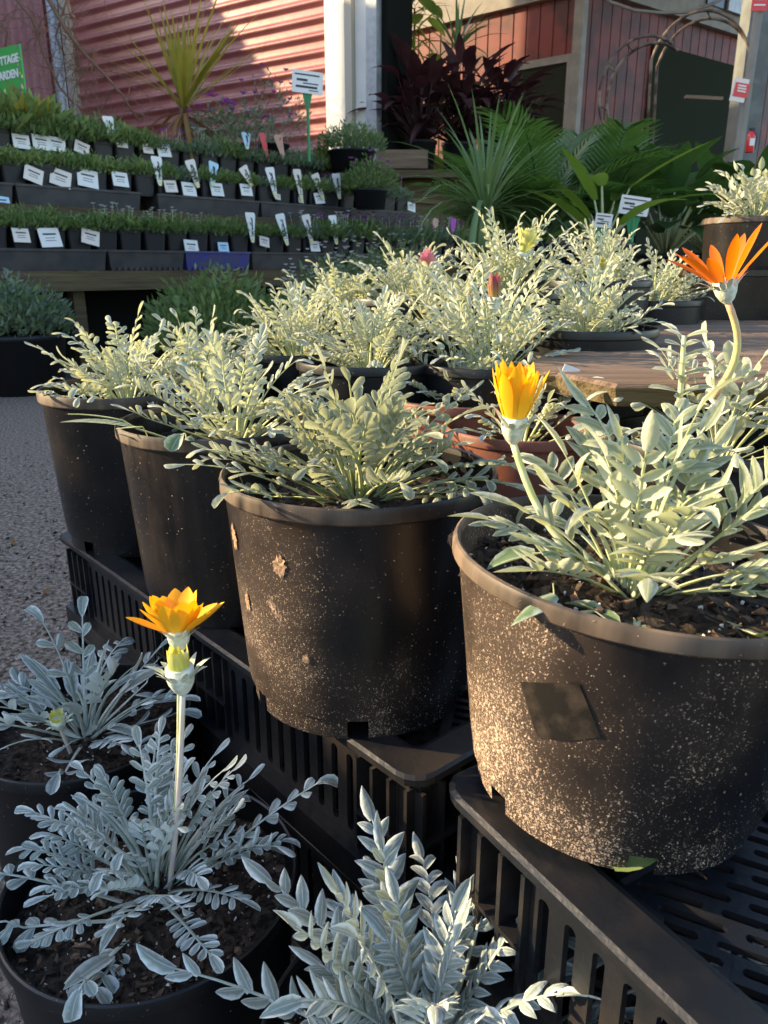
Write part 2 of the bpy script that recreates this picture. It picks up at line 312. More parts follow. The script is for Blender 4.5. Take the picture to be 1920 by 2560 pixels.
    def build(s, name, mats, parent=None, smooth=True, loc=None, sharp=None):
        me = bpy.data.meshes.new(name); me.from_pydata(s.v, [], s.f)
        if not isinstance(mats, (list, tuple)): mats = [mats]
        for m in mats: me.materials.append(m)
        me.polygons.foreach_set('material_index', s.m)
        me.polygons.foreach_set('use_smooth', [smooth] * len(s.f))
        if any(u != (0., 0.) for u in s.uv[:2000]) or any(u != (0., 0.) for u in s.uv[::7]):
            l = me.uv_layers.new(name='UVMap'); idx = [0] * len(me.loops); me.loops.foreach_get('vertex_index', idx)
            flat = []
            for i in idx: flat += s.uv[i]
            l.data.foreach_set('uv', flat)
        me.update()
        if sharp: me.set_sharp_from_angle(angle=R(sharp))
        o = bpy.data.objects.new(name, me); C.objects.link(o)
        if parent: o.parent = parent
        if loc is not None: o.location = loc
        return o
def rod(z): return Matrix.Rotation(z, 3, 'Z')
def ell(t): return max(.12, (math.sin(math.pi * min(1, t) ** .85) ** .7)) if t < 1 else .05
def spat(t): return [.22, .42, .86, 1.0, .72, .12][min(5, int(t * 5.999))] if False else max(.10, (t ** .75 + .12) * (1 - t ** 4) ** .5 * 1.15)
def lanc(t): return max(.03, math.sin(math.pi * (t * .93 + .07) ** .8) ** .8)
def sword(t): return max(.02, (1 - t ** 3) * (.6 + .4 * math.sin(min(1, t * 3) * math.pi / 2)))
def petp(t): return max(.04, (.30 + .70 * math.sin(min(1, t / .62) * math.pi / 2)) * (1 if t < .62 else math.cos((t - .62) / .38 * math.pi / 2) ** .75))

def thing(name, label, cat, loc=(0, 0, 0), rz=0, group=None):
    o = bpy.data.objects.new(name, None); C.objects.link(o); o.location = loc; o.rotation_euler = (0, 0, rz)
    o.empty_display_size = .1; return tag(o, label, cat, group)
def tag(o, label=None, cat=None, group=None, kind=None):
    if label: o['label'] = label
    if cat: o['category'] = cat
    if group: o['group'] = group
    if kind: o['kind'] = kind
    return o
def copy_tree(o, parent=None):
    c = o.copy(); C.objects.link(c)
    if parent: c.parent = parent
    for ch in list(o.children): copy_tree(ch, c)
    return c

# ---------------------------------------------------------------- ground
g = MB(); n = 70
vs = []
for j in range(n + 1):
    for i in range(n + 1):
        x = -60 + 120 * i / n; y = -40 + 160 * j / n
        vs.append((x, y, 0))
g.add(vs, [(j * (n + 1) + i, j * (n + 1) + i + 1, (j + 1) * (n + 1) + i + 1, (j + 1) * (n + 1) + i) for j in range(n) for i in range(n)])
tag(g.build('ground', M['asphalt'], smooth=False), kind='structure')
rnd = random.Random(11)
def chip(mb, p, sz, mi, rnd, flat=.35):
    rot = Matrix.Rotation(rnd.uniform(0, 6.28), 3, 'Z') @ Matrix.Rotation(rnd.gauss(0, .5), 3, 'X') @ Matrix.Rotation(rnd.gauss(0, .5), 3, 'Y')
    a, b, c = sz * rnd.uniform(.6, 1.3), sz * rnd.uniform(.3, .7), sz * flat * rnd.uniform(.6, 1.2)
    j = lambda: rnd.uniform(.15, 1.1)
    vs = [rot @ Vector((x * a * .5 * j(), y * b * .5 * j(), z * c * .5 * j())) + Vector(p) for x in (-1, 1) for y in (-1, 1) for z in (-1, 1)]
    mb.add(vs, [(0, 1, 3, 2), (4, 6, 7, 5), (0, 4, 5, 1), (2, 3, 7, 6), (0, 2, 6, 4), (1, 5, 7, 3)], mi)
gr = MB()
for k in range(11000):
    y = .25 + 3.6 * rnd.random() ** 1.5; x = rnd.uniform(-.68 * y - .35, -.1 - .25 * y)
    chip(gr, (x, y, .003), rnd.choice([.005, .007, .010, .010, .016]) * rnd.uniform(.6, 1.2), rnd.choice([0, 0, 0, 0, 1, 2]), rnd, .5)
tag(gr.build('loose_gravel', [M['gravel'], M['chip_a'], M['chip_c']], smooth=False), kind='stuff')

# ---------------------------------------------------------------- buildings
# roller door wall, running away to the left; added shade blocks off frame
DU = Vector((-.835, .55, 0)); DN = Vector((-.55, -.835, 0))          # along, outward (towards us)
SF = 1.25                                                              # size of the shed's sections
P0 = Vector((-.775, 12.56, 0))                                         # right end of the roller door
ang = math.atan2(DU.y, DU.x)
def profile_wall(mb, o, du, dn, prof, L0, L1, vert, h0, h1, mi=0):
    """sheet metal: prof = [(pos, depth)]; vert: ribs upright, else ribs level"""
    vs = []
    for p, d in prof:
        if vert: vs += [o + du * p + dn * d + Vector((0, 0, h0)), o + du * p + dn * d + Vector((0, 0, h1))]
        else: vs += [o + du * L0 + dn * d + Vector((0, 0, p)), o + du * L1 + dn * d + Vector((0, 0, p))]
    mb.add(vs, [(2 * i, 2 * i + 1, 2 * i + 3, 2 * i + 2) for i in range(len(prof) - 1)], mi)
shed = thing('shed', 'red steel shed with a roller door and pale corner posts behind the plant benches', 'shed', (0, 0, 0))
mb = MB(); pr = []
z = 0.
while z < 6.8:
    for k in range(8): pr.append((z + .215 * k / 8, .032 * math.cos(2 * math.pi * k / 8) + .015 * math.cos(4 * math.pi * k / 8)))
    z += .215
profile_wall(mb, P0, DU, DN, pr, 0, 4.62 * SF, False, 0, 0)
mb.build('roller_door', M['red'], shed)
mb = MB(); pr = []; q = 0.
while q < 3.2:
    pr += [(q, 0), (q + .15, 0), (q + .17, .03), (q + .20, .03), (q + .22, 0), (q + .23, -.012), (q + .25, 0)]; q += .26
Pl = P0 + DU * 5.02 * SF
profile_wall(mb, Pl + DN * .05, DU, DN, pr, 0, 0, True, 0, 6.8)
mb.build('cladding', M['mauve'], shed)
def post(name, a, b, d0, d1, m, z0=0, z1=6.8, base=P0):
    a, b, d0, d1 = a * SF, b * SF, d0 * SF, d1 * SF
    mb = MB(); c = base + DU * ((a + b) / 2) + DN * ((d0 + d1) / 2) + Vector((0, 0, (z0 + z1) / 2))
    mb.box(c, (abs(b - a), abs(d1 - d0), z1 - z0), rod(ang)); return mb.build(name, m, shed, smooth=False)
post('corner_trim', 4.95, 5.08, -.1, .10, M['darkred'])
mb = MB(); pc = P0 + DU * 4.85 * SF + DN * .15
mb.tube([pc, pc + Vector((0, 0, 6.8))], .094, 14); mb.build('downpipe', M['greysteel'], shed)
post('door_guide', 4.60, 4.76, -.06, .07, M['beige'])
post('door_jamb', -.30, .0, -.10, .10, M['white'])
post('flashing', -.40, -.303, -.08, .14, M['beige'])
post('corner_post', -.60, -.403, -.10, .07, M['white'])
post('steel_channel', -.74, -.603, -.12, .15, M['greysteel'])
post('edge_strip', -.82, -.743, -.16, .05, M['dark'])
post('return_wall', -.80, -.65, -.5, -.17, M['dark'])  # near-black colour stands in for the shaded opening beside the column
mb = MB(); mb.box(P0 + DU * 4 + DN * (-.2) + Vector((0, 0, 6.98)), (11, .5, .35), rod(ang)); mb.build('fascia', M['white'], shed, smooth=False)

# barn beyond, seen through the gap: two red faces meeting at a white corner
barn = thing('barn', 'dark red boarded barn with white corner trim and pale fascia, behind the leafy shrubs', 'barn')
K = Vector((3.36, 15.0, 0)); LU = Vector((-.766, .643, 0)); RU = Vector((.80, .60, 0))
def board_prof(L, step=.27):
    pr = []; q = 0
    while q < L: pr += [(q, 0), (q + step - .03, 0), (q + step - .024, -.012), (q + step - .006, -.012), (q + step, 0)]; q += step
    return pr
LN = Vector((-.643, -.766, 0)); RN = Vector((.60, -.80, 0))
mb = MB(); profile_wall(mb, K, LU, LN, board_prof(6.6), 0, 0, True, 0, 8); profile_wall(mb, K, RU, RN, board_prof(9.2), 0, 0, True, 0, 8)
mb.build('wall', M['darkred'], barn, smooth=False)
mb = MB(); mb.box(K + LN * .03 + Vector((0, 0, 4)), (.17, .17, 8), rod(math.atan2(LU.y, LU.x))); mb.build('corner_board', M['trim'], barn, smooth=False)
def wallbox(name, U, Nn, a, b, z0, z1, d, m, par=barn, off=0):
    mb = MB(); c = K + U * ((a + b) / 2) + Nn * (off + d / 2) + Vector((0, 0, (z0 + z1) / 2))
    mb.box(c, (b - a, d, z1 - z0), rod(math.atan2(U.y, U.x))); return mb.build(name, m, par, smooth=False)
def U_of(U, px, py=150):
    r = ray(px, py); kx, ky = r.x, r.y
    return (kx * K.y - ky * K.x) / (ky * U.x - kx * U.y)
def zof(U, a, py, px):
    r = ray(px, py); y = K.y + U.y * a; return CH + r.z / r.y * y
a0, a1 = U_of(LU, 1228), U_of(LU, 1108)
zt = zof(LU, a0, 135, 1228)
dr = wallbox('doorway', LU, LN, a0, a1, 0, zt, .03, M['mesh'])
wallbox('door_frame', LU, LN, a0 - .1, a0, 0, zt + .12, .07, M['trim'], dr); wallbox('door_frame', LU, LN, a1, a1 + .1, 0, zt + .12, .07, M['trim'], dr)
wallbox('door_lintel', LU, LN, a0, a1, zt, zt + .12, .07, M['trim'], dr)
b0, b1 = U_of(RU, 1398, 200), U_of(RU, 1590, 200)
zb = zof(RU, b0, 95, 1398)
wallbox('shade_screen', RU, RN, b0, b1, 0, zb, .05, M['mesh'])
# fascias
zL = zof(LU, .05, -15, 1262); zLe = 0
wallbox('left_fascia', LU, LN, .1, 6.5, zL, zL + 2.4, .12, M['trim'])
zR = zof(RU, 3.6, 60, 1560)
wallbox('right_fascia', RU, RN, .1, 9.1, zR, zR + 2.6, .14, M['trim'])
w0, w1 = U_of(RU, 1510, 10), U_of(RU, 1600, 10)
win = wallbox('window', RU, RN, w0, w1, zof(RU, w0, 12, 1510), zof(RU, w0, 12, 1510) + 1.3, .03, M['glassd'], off=.15)
wallbox('window_frame', RU, RN, w1 - .55 * (w1 - w0), w1, zof(RU, w0, 12, 1510) - .02, zof(RU, w0, 12, 1510) + 1.32, .05, M['greysteel'], win, off=.185)

# unseen blocks added off frame left, sized to cast the long shade
def shade_block(name, y0, y1, top, label):
    mb = MB(); mb.box((-10.5, (y0 + y1) / 2, top / 2), (3, y1 - y0, top)); 
    o = mb.build(name, M['mauve'], smooth=False); tag(o, label, 'shed'); return o
shade_block('low_shade_block', -6, 5.4, CH - .525 + .35 * 9.0, 'low unseen block added left of the potted plants to cast shade')
shade_block('tall_shade_block', 5.41, 13.78, 7.4, 'tall unseen block added left of the benches to cast shade')
mb = MB(); py_ = [(13.8, 0), (13.8, 5.2), (14.1, 5.5), (15.1, 7.4), (16.5, 10), (17.75, 10), (17.75, 0)]  # sloping outline cut to place the shade line on the roller door
mb.add([(-9, a, b) for a, b in py_] + [(-12, a, b) for a, b in py_], [tuple(range(7)), tuple(range(13, 6, -1))] + [(k, k + 7, (k + 1) % 7 + 7, (k + 1) % 7) for k in range(7)])
tag(mb.build('sloped_shade_block', M['mauve'], smooth=False), 'steep-sloped unseen block added farthest along the left side to shape the shade', 'shed')

# ---------------------------------------------------------------- tiered bench on the left
O = Vector((-2.95, 6.15, 0)); U = Vector((.682, .731, 0)); NB = Vector((-.731, .682, 0)); ua = math.atan2(U.y, U.x)
def Tx(px, py, off=0):
    r = ray(px, py); o = O + NB * off
    return (r.x * o.y - r.y * o.x) / (r.y * U.x - r.x * U.y)
bench = thing('plant_bench', 'dark tiered timber bench holding rows of seedling trays in front of the red shed', 'bench', O, ua)
def bbox(name, t0, t1, d0, d1, z0, z1, m, par):
    mb = MB(); mb.box(((t0 + t1) / 2, (d0 + d1) / 2, (z0 + z1) / 2), (t1 - t0, d1 - d0, z1 - z0)); return mb.build(name, m, par, smooth=False)
TE = 7.0
bbox('front_beam', -1.5, TE, -.05, .03, .72, .875, M['wood_dark'], bench)
bbox('shelf', -1.5, TE, .033, .36, .83, .872, M['wood_dark'], bench)
bbox('shelf', -1.5, TE, .33, .72, 1.30, 1.392, M['wood_dark'], bench)
bbox('shelf', -1.5, TE - .8, .69, 1.05, 1.70, 1.755, M['wood_dark'], bench)
bbox('riser', -1.5, TE, .37, .39, .875, 1.30, M['wood_dark'], bench)
bbox('riser', -1.5, TE - .8, .73, .75, 1.393, 1.70, M['wood_dark'], bench)
bbox('back_board', -1.5, TE, .55, .57, .0, .83, M['dark'], bench)
for t in (-1.2, .6, 2.4, 4.2): bbox('leg', t, t + .1, .06, .16, 0, .83, M['wood_dark'], bench)

def tray(t0, t1, off, z, h, kind, label):
    r = thing('seedling_tray', label, 'tray', O + U * t0 + NB * off + Vector((0, 0, z)), ua, 'seedling trays along the tiered bench')
    mb = MB(); L = t1 - t0; D = .27
    m = {'plain': M['greytray'], 'blue': M['bluetray'], 'cut': M['greytray']}[kind]
    # sloped walls
    a = .018
    b = [(a, a), (L - a, a), (L - a, D - a), (a, D - a)]; t_ = [(0, 0), (L, 0), (L, D), (0, D)]
    vs = [(x, y, 0) for x, y in b] + [(x, y, h) for x, y in t_] + [(x * .97 + .02 * L / 2, .014 + y * .9, h) for x, y in t_] + [(x, y, .012) for x, y in b]
    fs = [(i, (i + 1) % 4, 4 + (i + 1) % 4, 4 + i) for i in range(4)] + [(4 + i, 4 + (i + 1) % 4, 8 + (i + 1) % 4, 8 + i) for i in range(4)] + [(8 + i, 8 + (i + 1) % 4, 12 + (i + 1) % 4, 12 + i) for i in range(4)] + [(12, 13, 14, 15)]
    mb.add(vs, fs); mb.build('tray_body', m, r, smooth=False)
    mb = MB(); mb.box((L / 2, -.004, h - .008), (L + .012, .012, .018)); mb.build('tray_lip', m, r, smooth=False)
    if kind != 'plain':
        mb = MB(); k = 0
        while k * .055 < L - .06:
            mb.box((.03 + k * .055, .006, .012), (.03, .012, .026)); k += 1
        mb.build('base_lugs', m, r, smooth=False)
    return r
ROWS = [  # offset, z of tray base, tray height, pot top height above tray base
    (.0, .88, .165, .335), (.35, 1.396, .15, .315), (.70, 1.76, .075, .235)]
kk = {'plain': 'dark', 'cut': 'grey notched', 'blue': 'blue notched'}
def tr(row, px0, px1, py, kind, where):
    off, z, h, _ = ROWS[row]; t0, t1 = Tx(px0, py, off), Tx(px1, py, off)
    tray(t0, t1, off, z, h, kind, f'{kk[kind]} plastic tray of seedlings, {where}')
tr(0, -40, 231, 560, 'plain', 'leftmost on the lowest shelf'); tr(0, 236, 399, 560, 'cut', 'just left of the blue tray')
tr(0, 402, 541, 560, 'blue', 'on the lowest shelf'); tr(0, 545, 744, 560, 'plain', 'just right of the blue tray')
tr(0, 755, 905, 560, 'plain', 'lowest shelf under the lilac flowers'); tr(0, 912, 1010, 560, 'plain', 'lowest shelf, at its far right end')
tr(1, -60, 30, 420, 'plain', 'middle shelf, cut off by the left edge'); tr(1, 36, 304, 420, 'plain', 'middle shelf, above the left of the lowest shelf')
tr(1, 340, 560, 420, 'plain', 'middle shelf, under three long name tags'); tr(1, 564, 752, 430, 'plain', 'middle shelf, second from its right end')
tr(1, 757, 905, 430, 'plain', 'middle shelf, at its right end')
tr(2, -60, 36, 330, 'plain', 'top shelf, cut off by the left edge'); tr(2, 42, 205, 330, 'plain', 'top shelf, under the cards below the downpipe')
tr(2, 222, 420, 340, 'plain', 'top shelf, below the golden sword plant'); tr(2, 424, 600, 350, 'plain', 'top shelf, under the pink flowers'); tr(2, 606, 790, 350, 'plain', 'top shelf, at its right end by the pale post')

def tuft(rnd, n, r, h, m2, leaf=.03, mb=None, trail=.0):
    mb = mb or MB()
    for k in range(n):
        a = rnd.uniform(0, 6.283); q = math.sqrt(rnd.random()); rr = r * q
        z = h * (1 - .5 * q * q) * rnd.uniform(.15, 1) * rnd.uniform(.75, 1.15) - trail * q * rnd.random()
        p = Vector((rr * math.cos(a), rr * math.sin(a), z))
        d = Vector((math.cos(a) * q + rnd.gauss(0, .5), math.sin(a) * q + rnd.gauss(0, .5), rnd.uniform(0, 1.2)))
        nn = Vector((rnd.gauss(0, .6), rnd.gauss(0, .6), 1))
        mb.blade(p, d, nn, leaf * rnd.uniform(.6, 1.4), leaf * .2 * rnd.uniform(.7, 1.3), .5, .2, rows=(0, .5, 1), prof=lambda t: (.4, 1, .1)[int(t * 2)], mi=rnd.choice([0, 0, 0, 1]) if m2 else 0)
    return mb
fvar = []
for v in range(9):
    r_ = random.Random(50 + v); mm = [('fol1', 'fol2'), ('fol2', 'fol1'), ('fol3', 'fol1')][v % 3]
    mb = tuft(r_, 700, .165, [.15, .14, .12][v % 3], True, leaf=[.045, .042, .034][v % 3], trail=.04)
    if v >= 3:
        for k in range([0, 9, 7][v // 3]):
            a = r_.uniform(0, 6.28); q = r_.uniform(.02, .13); hh = r_.uniform(.12, .21); p = Vector((q * math.cos(a), q * math.sin(a), hh))
            mb.tube([(p.x * .7, p.y * .7, 0), p], .0018, 3, 2)
            for j in range(5):
                mb.blade(p, Vector((math.cos(j * 1.26), math.sin(j * 1.26), .5)), Vector((0, 0, 1)), .024, .011, 0, 0, rows=(0, .6, 1), prof=lambda t: (.3, 1, .4)[int(t * 2 + .01)], mi=3)
    mm = [M[mm[0]], M[mm[1]], M['stalk'], M['fl_white'] if v < 6 else M['fl_pink']]
    me = mb.build('foliage', mm); fvar.append(me.data); bpy.data.objects.remove(me)
pm = MB(); hw = .108; hh = .19
a, b = hw * .82, hw
def rsq(w, z, n=5):
    out = []; c = w * .28
    for q in range(4):
        for k in range(n):
            t = q * math.pi / 2 + k / (n - 1) * math.pi / 2
            cx = (w - c) * (1 if q in (0, 3) else -1); cy = (w - c) * (1 if q in (0, 1) else -1)
            out.append((cx + c * math.cos(t), cy + c * math.sin(t), z))
    return out
rings = [rsq(a, 0), rsq(b * .96, hh - .03), rsq(b, hh - .028), rsq(b * 1.02, hh), rsq(b * .95, hh), rsq(b * .93, hh - .03)]
vs = [p for r_ in rings for p in r_]; nn_ = 20
pm.add(vs, [(i * nn_ + k, i * nn_ + (k + 1) % nn_, (i + 1) * nn_ + (k + 1) % nn_, (i + 1) * nn_ + k) for i in range(5) for k in range(nn_)] + [tuple(5 * nn_ + k for k in range(nn_))])
po = pm.build('pot', M['punnet'], smooth=False); POTM = po.data; bpy.data.objects.remove(po)

ORD = ['first', 'second', 'third', 'fourth', 'fifth', 'sixth', 'seventh', 'eighth', 'ninth', 'tenth', 'eleventh', 'twelfth', 'thirteenth', 'fourteenth', 'fifteenth', 'sixteenth', 'seventeenth', 'eighteenth', 'nineteenth', 'twentieth', 'twenty-first', 'twenty-second', 'twenty-third', 'twenty-fourth', 'twenty-fifth', 'twenty-sixth', 'twenty-seventh', 'twenty-eighth', 'twenty-ninth', 'thirtieth']
def card(par, pos, w_, h_, tilt, m, rz=0, lean=-.25):
    mb = MB(); rot = Matrix.Rotation(rz, 3, 'Z') @ Matrix.Rotation(lean, 3, 'X') @ Matrix.Rotation(tilt, 3, 'Y')
    mb.box(pos, (w_, .003, h_), rot, 0)
    for dz, f, th in ((.18, .62, .09), (-.02, .45, .03), (-.16, .5, .03)):
        mb.box(Vector(pos) + rot @ Vector((0, -.0025, dz * h_)), (w_ * f, .002, h_ * th), rot, 1)
    return mb.build('price_card', [m, M['ink']], par, smooth=False)
def longtag(par, pos, h_, tilt, m, lean=-.12, deco=True):
    mb = MB(); rot = Matrix.Rotation(lean, 3, 'X') @ Matrix.Rotation(tilt, 3, 'Y')
    out = [(-.024, 0), (-.017, -.008), (.017, -.008), (.024, 0)]
    prof = [(0., .014), (.06, .021), (.2, .027), (.6, .044), (.9, .058), (.97, .055), (1., .046)]
    vs = []; fs = []
    for y in (0, .003):
        for t, hw_ in prof: vs += [(-hw_, y, t * h_), (hw_, y, t * h_)]
    k = len(prof)
    for i in range(k - 1):
        fs.append((2 * i, 2 * i + 1, 2 * i + 3, 2 * i + 2)); o_ = 2 * k; fs.append((o_ + 2 * i, o_ + 2 * i + 2, o_ + 2 * i + 3, o_ + 2 * i + 1))
        fs.append((2 * i, 2 * i + 2, 2 * i + 2 + o_, 2 * i + o_)); fs.append((2 * i + 1, 2 * i + 1 + o_, 2 * i + 3 + o_, 2 * i + 3))
    fs.append((2 * k - 2, 2 * k - 1, 4 * k - 1, 4 * k - 2))
    vs = [rot @ Vector(v) + Vector(pos) for v in vs]
    for i, f in enumerate(fs): pass
    mb.add(vs, fs, 0)
    def rect(x, z, ww, hh_, mi, tl=0): mb.box(rot @ Vector((x, -.0015, z)) + Vector(pos), (ww, .002, hh_), rot @ Matrix.Rotation(tl, 3, 'Y'), mi)
    if deco:
        rect(0, h_ * .10, .030, h_ * .13, 2); rect(0, h_ * .22, .042, h_ * .02, 1)
        rr = random.Random(int(pos[0] * 1000) + int(h_ * 100))
        for q in range(4): rect(rr.uniform(-.008, .012), h_ * (.32 + q * .15), .012, h_ * .13, rr.choice([1, 3]), rr.uniform(-.7, .7))
        rect(.012, h_ * .62, .012, h_ * .38, 1)
    return mb.build('name_tag', [m, M['ink'], M['tagyel'], M['taggreen']], par, smooth=False)

def seed_row(row, px0, px1, py, cards, tags, shelfname, var, big=lambda k: 1.):
    off, z, h, top = ROWS[row]; rr = random.Random(90 + row)
    t = Tx(px0, py, off); te = Tx(px1, py, off); pots = []
    while t < te:
        o = bpy.data.objects.new('seedling_pot', None); C.objects.link(o)
        o.location = O + U * t + NB * (off + .135 + rr.uniform(-.01, .01)) + Vector((0, 0, z + top - .19)); o.rotation_euler = (0, 0, ua + rr.gauss(0, .05))
        p = bpy.data.objects.new('pot', POTM); C.objects.link(p); p.parent = o
        v = var(len(pots), rr); f = bpy.data.objects.new('foliage', fvar[v]); C.objects.link(f); f.parent = o
        bs = big(len(pots)); f.location = (0, 0, .175); f.rotation_euler = (0, 0, rr.uniform(0, 6.28)); f.scale = (bs * rr.uniform(.85, 1.1), bs * rr.uniform(.85, 1.1), bs * rr.uniform(.7, 1.15))
        pots.append((o, t, v)); t += .232 * rr.uniform(.97, 1.04)
    extra = {}
    for (cx, cy, cw, tl, m) in cards:
        ct = Tx(cx, cy, off - .02); o, pt, v = min(pots, key=lambda q: abs(q[1] - ct))
        r = ray(cx, cy); q = O + NB * (off - .02) + U * ct; zz = CH + r.z / r.y * q.y
        card(o, (ct - pt, -.128, zz - o.location.z), cw, cw * .82, tl, M[m]); extra.setdefault(o.name, []).append({'card': 'white', 'card_pink': 'cream', 'card_blue': 'pale blue'}[m] + ' price card')
    for (cx, y0, y1, tl, m) in tags:
        ct = Tx(cx, y1, off - .03); o, pt, v = min(pots, key=lambda q: abs(q[1] - ct))
        q = O + NB * (off - .03) + U * ct; ra, rb = ray(cx, y0), ray(cx, y1)
        za = CH + ra.z / ra.y * q.y; zb_ = CH + rb.z / rb.y * q.y
        longtag(o, (ct - pt, -.150, zb_ - o.location.z), za - zb_, tl, M[m], deco=m in ('card', 'card_blue', 'card_pink')); extra.setdefault(o.name, []).append('long name tag')
    for i, (o, t, v) in enumerate(pots):
        e = extra.get(o.name); kindf = ['leafy green', 'yellow-green', 'grey-green'][v % 3] + ['', ' white-flowering', ' lilac-flowering'][v // 3]
        lab = f'{ORD[i]} seedling pot from the left, {shelfname} shelf, {kindf}' + (f', {e[0]}' if e else '')
        tag(o, lab, 'seedling pot', 'seedling pots on the tiered bench')
seed_row(0, -10, 1010, 500,
    [(48, 508, .13, .02, 'card_pink'), (108, 513, .18, -.05, 'card'), (200, 512, .15, .25, 'card_pink'), (418, 533, .15, .05, 'card'), (489, 534, .11, .03, 'card_blue'), (573, 522, .12, .2, 'card_pink'), (685, 532, .13, 0, 'card')],
    [(548, 458, 524, .02, 'card'), (625, 460, 530, -.2, 'card'), (678, 462, 528, -.18, 'card_pink'), (730, 464, 528, -.1, 'card'), (944, 470, 516, .1, 'pet_pink'), (981, 468, 514, .2, 'fl_pink')],
    'lowest', lambda k, r: (0 if k < 4 else 3 + k % 2 if k < 9 else r.choice([0, 1])) if k < 14 else r.choice([8, 5, 6]), lambda k: 1 if k < 14 else 1.45)
seed_row(1, -25, 900, 400,
    [(5, 437, .13, .0, 'card_blue'), (75, 377, .15, .35, 'card_pink'), (138, 384, .17, .3, 'card_pink'), (195, 385, .18, .15, 'card'), (262, 387, .15, .05, 'card'), (373, 402, .13, -.05, 'card_pink'), (413, 408, .15, .02, 'card'), (471, 409, .15, 0, 'card'), (535, 410, .14, 0, 'card'), (603, 425, .07, .1, 'card_pink'), (652, 432, .07, .1, 'card_pink'), (694, 428, .14, -.1, 'card'), (893, 447, .13, .2, 'card')],
    [(347, 336, 401, .0, 'card'), (432, 343, 405, -.25, 'card_pink'), (459, 346, 402, .25, 'card_blue'), (547, 355, 402, -.5, 'card_pink'), (598, 360, 427, -.15, 'card'), (653, 364, 435, -.1, 'card_pink'), (702, 372, 432, -.35, 'card_pink'), (739, 374, 430, -.1, 'card')],
    'middle', lambda k, r: (1 if k < 7 else r.choice([0, 2, 0])) if k < 13 else r.choice([2, 0, 8, 0]), lambda k: 1 if k < 15 else 1.15)
seed_row(2, 5, 790, 310,
    [(50, 305, .14, .05, 'card'), (93, 307, .15, .05, 'card'), (128, 311, .15, .1, 'card'), (182, 319, .13, .35, 'card_pink'), (266, 307, .11, 0, 'card_pink'), (322, 320, .11, 0, 'card_pink'), (358, 325, .14, -.05, 'card')],
    [(243, 249, 304, -.08, 'card'), (537, 285, 322, .05, 'card_blue'), (576, 285, 340, -.15, 'redp'), (616, 290, 345, -.2, 'pet_pink')],
    'top', lambda k, r: r.choice([0, 1, 0]) if k < 6 else r.choice([0, 2, 5, 8]), lambda k: 1.3)

def bush(name, label, cat, px, py, y, r, h, mats, pot_r, pot_h, n=1500, leaf=.05, flowers=0, fm='fl_white', fs=.03, seed=0, z=None):
    p = aty(px, py, y); zz = p.z if z is None else z
    root = thing(name, label, cat, (p.x, p.y, zz))
    mb = MB(); mb.lathe([(pot_r * .8, 0), (pot_r * .93, pot_h * .9), (pot_r, pot_h * .91), (pot_r, pot_h), (pot_r * .93, pot_h), (pot_r * .91, pot_h * .9)], 28, cap0=True, cap1=True)
    mb.build('pot', M['punnet'], root)
    r_ = random.Random(seed); mb = tuft(r_, n, r, h, True, leaf, trail=.12 * h)
    for v in mb.v: pass
    mb.v = [(x, y_, z_ + pot_h * .95) for x, y_, z_ in mb.v]
    mb.build('foliage', [M[m] for m in mats], root)
    if flowers:
        mb = MB()
        for k in range(flowers):
            a = r_.uniform(0, 6.28); q = r * math.sqrt(r_.random()) * .95; hh = pot_h + h * r_.uniform(.65, 1.25) * (1 - .4 * (q / r) ** 2)
            p = Vector((q * math.cos(a), q * math.sin(a), hh))
            for j in range(6): mb.blade(p, Vector((math.cos(j * 1.05), math.sin(j * 1.05), .6)), Vector((0, 0, 1)), fs, fs * .45, 0, 0, rows=(0, .6, 1), prof=lambda t: (.3, 1, .4)[int(t * 2 + .01)])
        mb.build('blossom', M[fm], root)
    return root
bush('potted_shrub', 'dark green wispy shrub in a big black pot on the asphalt, far left', 'potted shrub', 55, 845, 5.9, .40, .42, ('fol3', 'fol1'), .36, .44, 3500, .05, 6, 'fl_pink', .02, 1, z=0)
bush('potted_shrub', 'bright green leafy shrub under the bench beam, behind the silver leaves', 'potted shrub', 480, 800, 5.6, .50, .55, ('fol1', 'fol2'), .25, .36, 3600, .06, 0, seed=2, z=0)
bush('potted_shrub', 'white-flowering shrub at the foot of the bench, right of the green shrub', 'potted shrub', 725, 800, 5.9, .42, .5, ('fol1', 'fol3'), .25, .5, 2600, .05, 160, 'fl_white', .02, 3, z=0)
bush('potted_shrub', 'white-dotted green shrub right of the lowest trays, below the pink tags', 'potted shrub', 850, 700, 6.5, .55, .5, ('fol1', 'fol2'), .25, .62, 3000, .05, 110, 'fl_white', .02, 4, z=0)
bush('potted_shrub', 'rounded dark green shrub at the foot of the pale post, top shelf end', 'potted shrub', 760, 368, 9.6, .38, .3, ('fol1', 'fol3'), .28, .2, 1800, .05, 0, seed=5)
bush('potted_shrub', 'airy pink-flowering plant standing just behind the top shelf', 'potted shrub', 500, 355, 9.2, .50, .45, ('fol3', 'fol1'), .2, .2, 1100, .05, 24, 'fl_pink', .05, 6)
bush('potted_shrub', 'sparse reddish twiggy plant behind the top shelf, left of the sign on a green stake', 'potted shrub', 590, 355, 9.5, .46, .75, ('fol3', 'brownleaf'), .2, .2, 520, .05, 10, 'fl_pink', .04, 7)
bush('potted_shrub', 'yellow-green plant with broad leaves below the green sign, far left', 'potted shrub', 40, 335, 7.4, .40, .24, ('fol2', 'gold'), .2, .2, 260, .16, 0, seed=8)
bush('potted_shrub', 'lilac-flowered mound on the middle shelf right of the last tag', 'potted shrub', 800, 452, 9.2, .30, .34, ('fol1', 'fol2'), .2, .2, 1500, .05, 14, 'fl_pink', .03, 9)

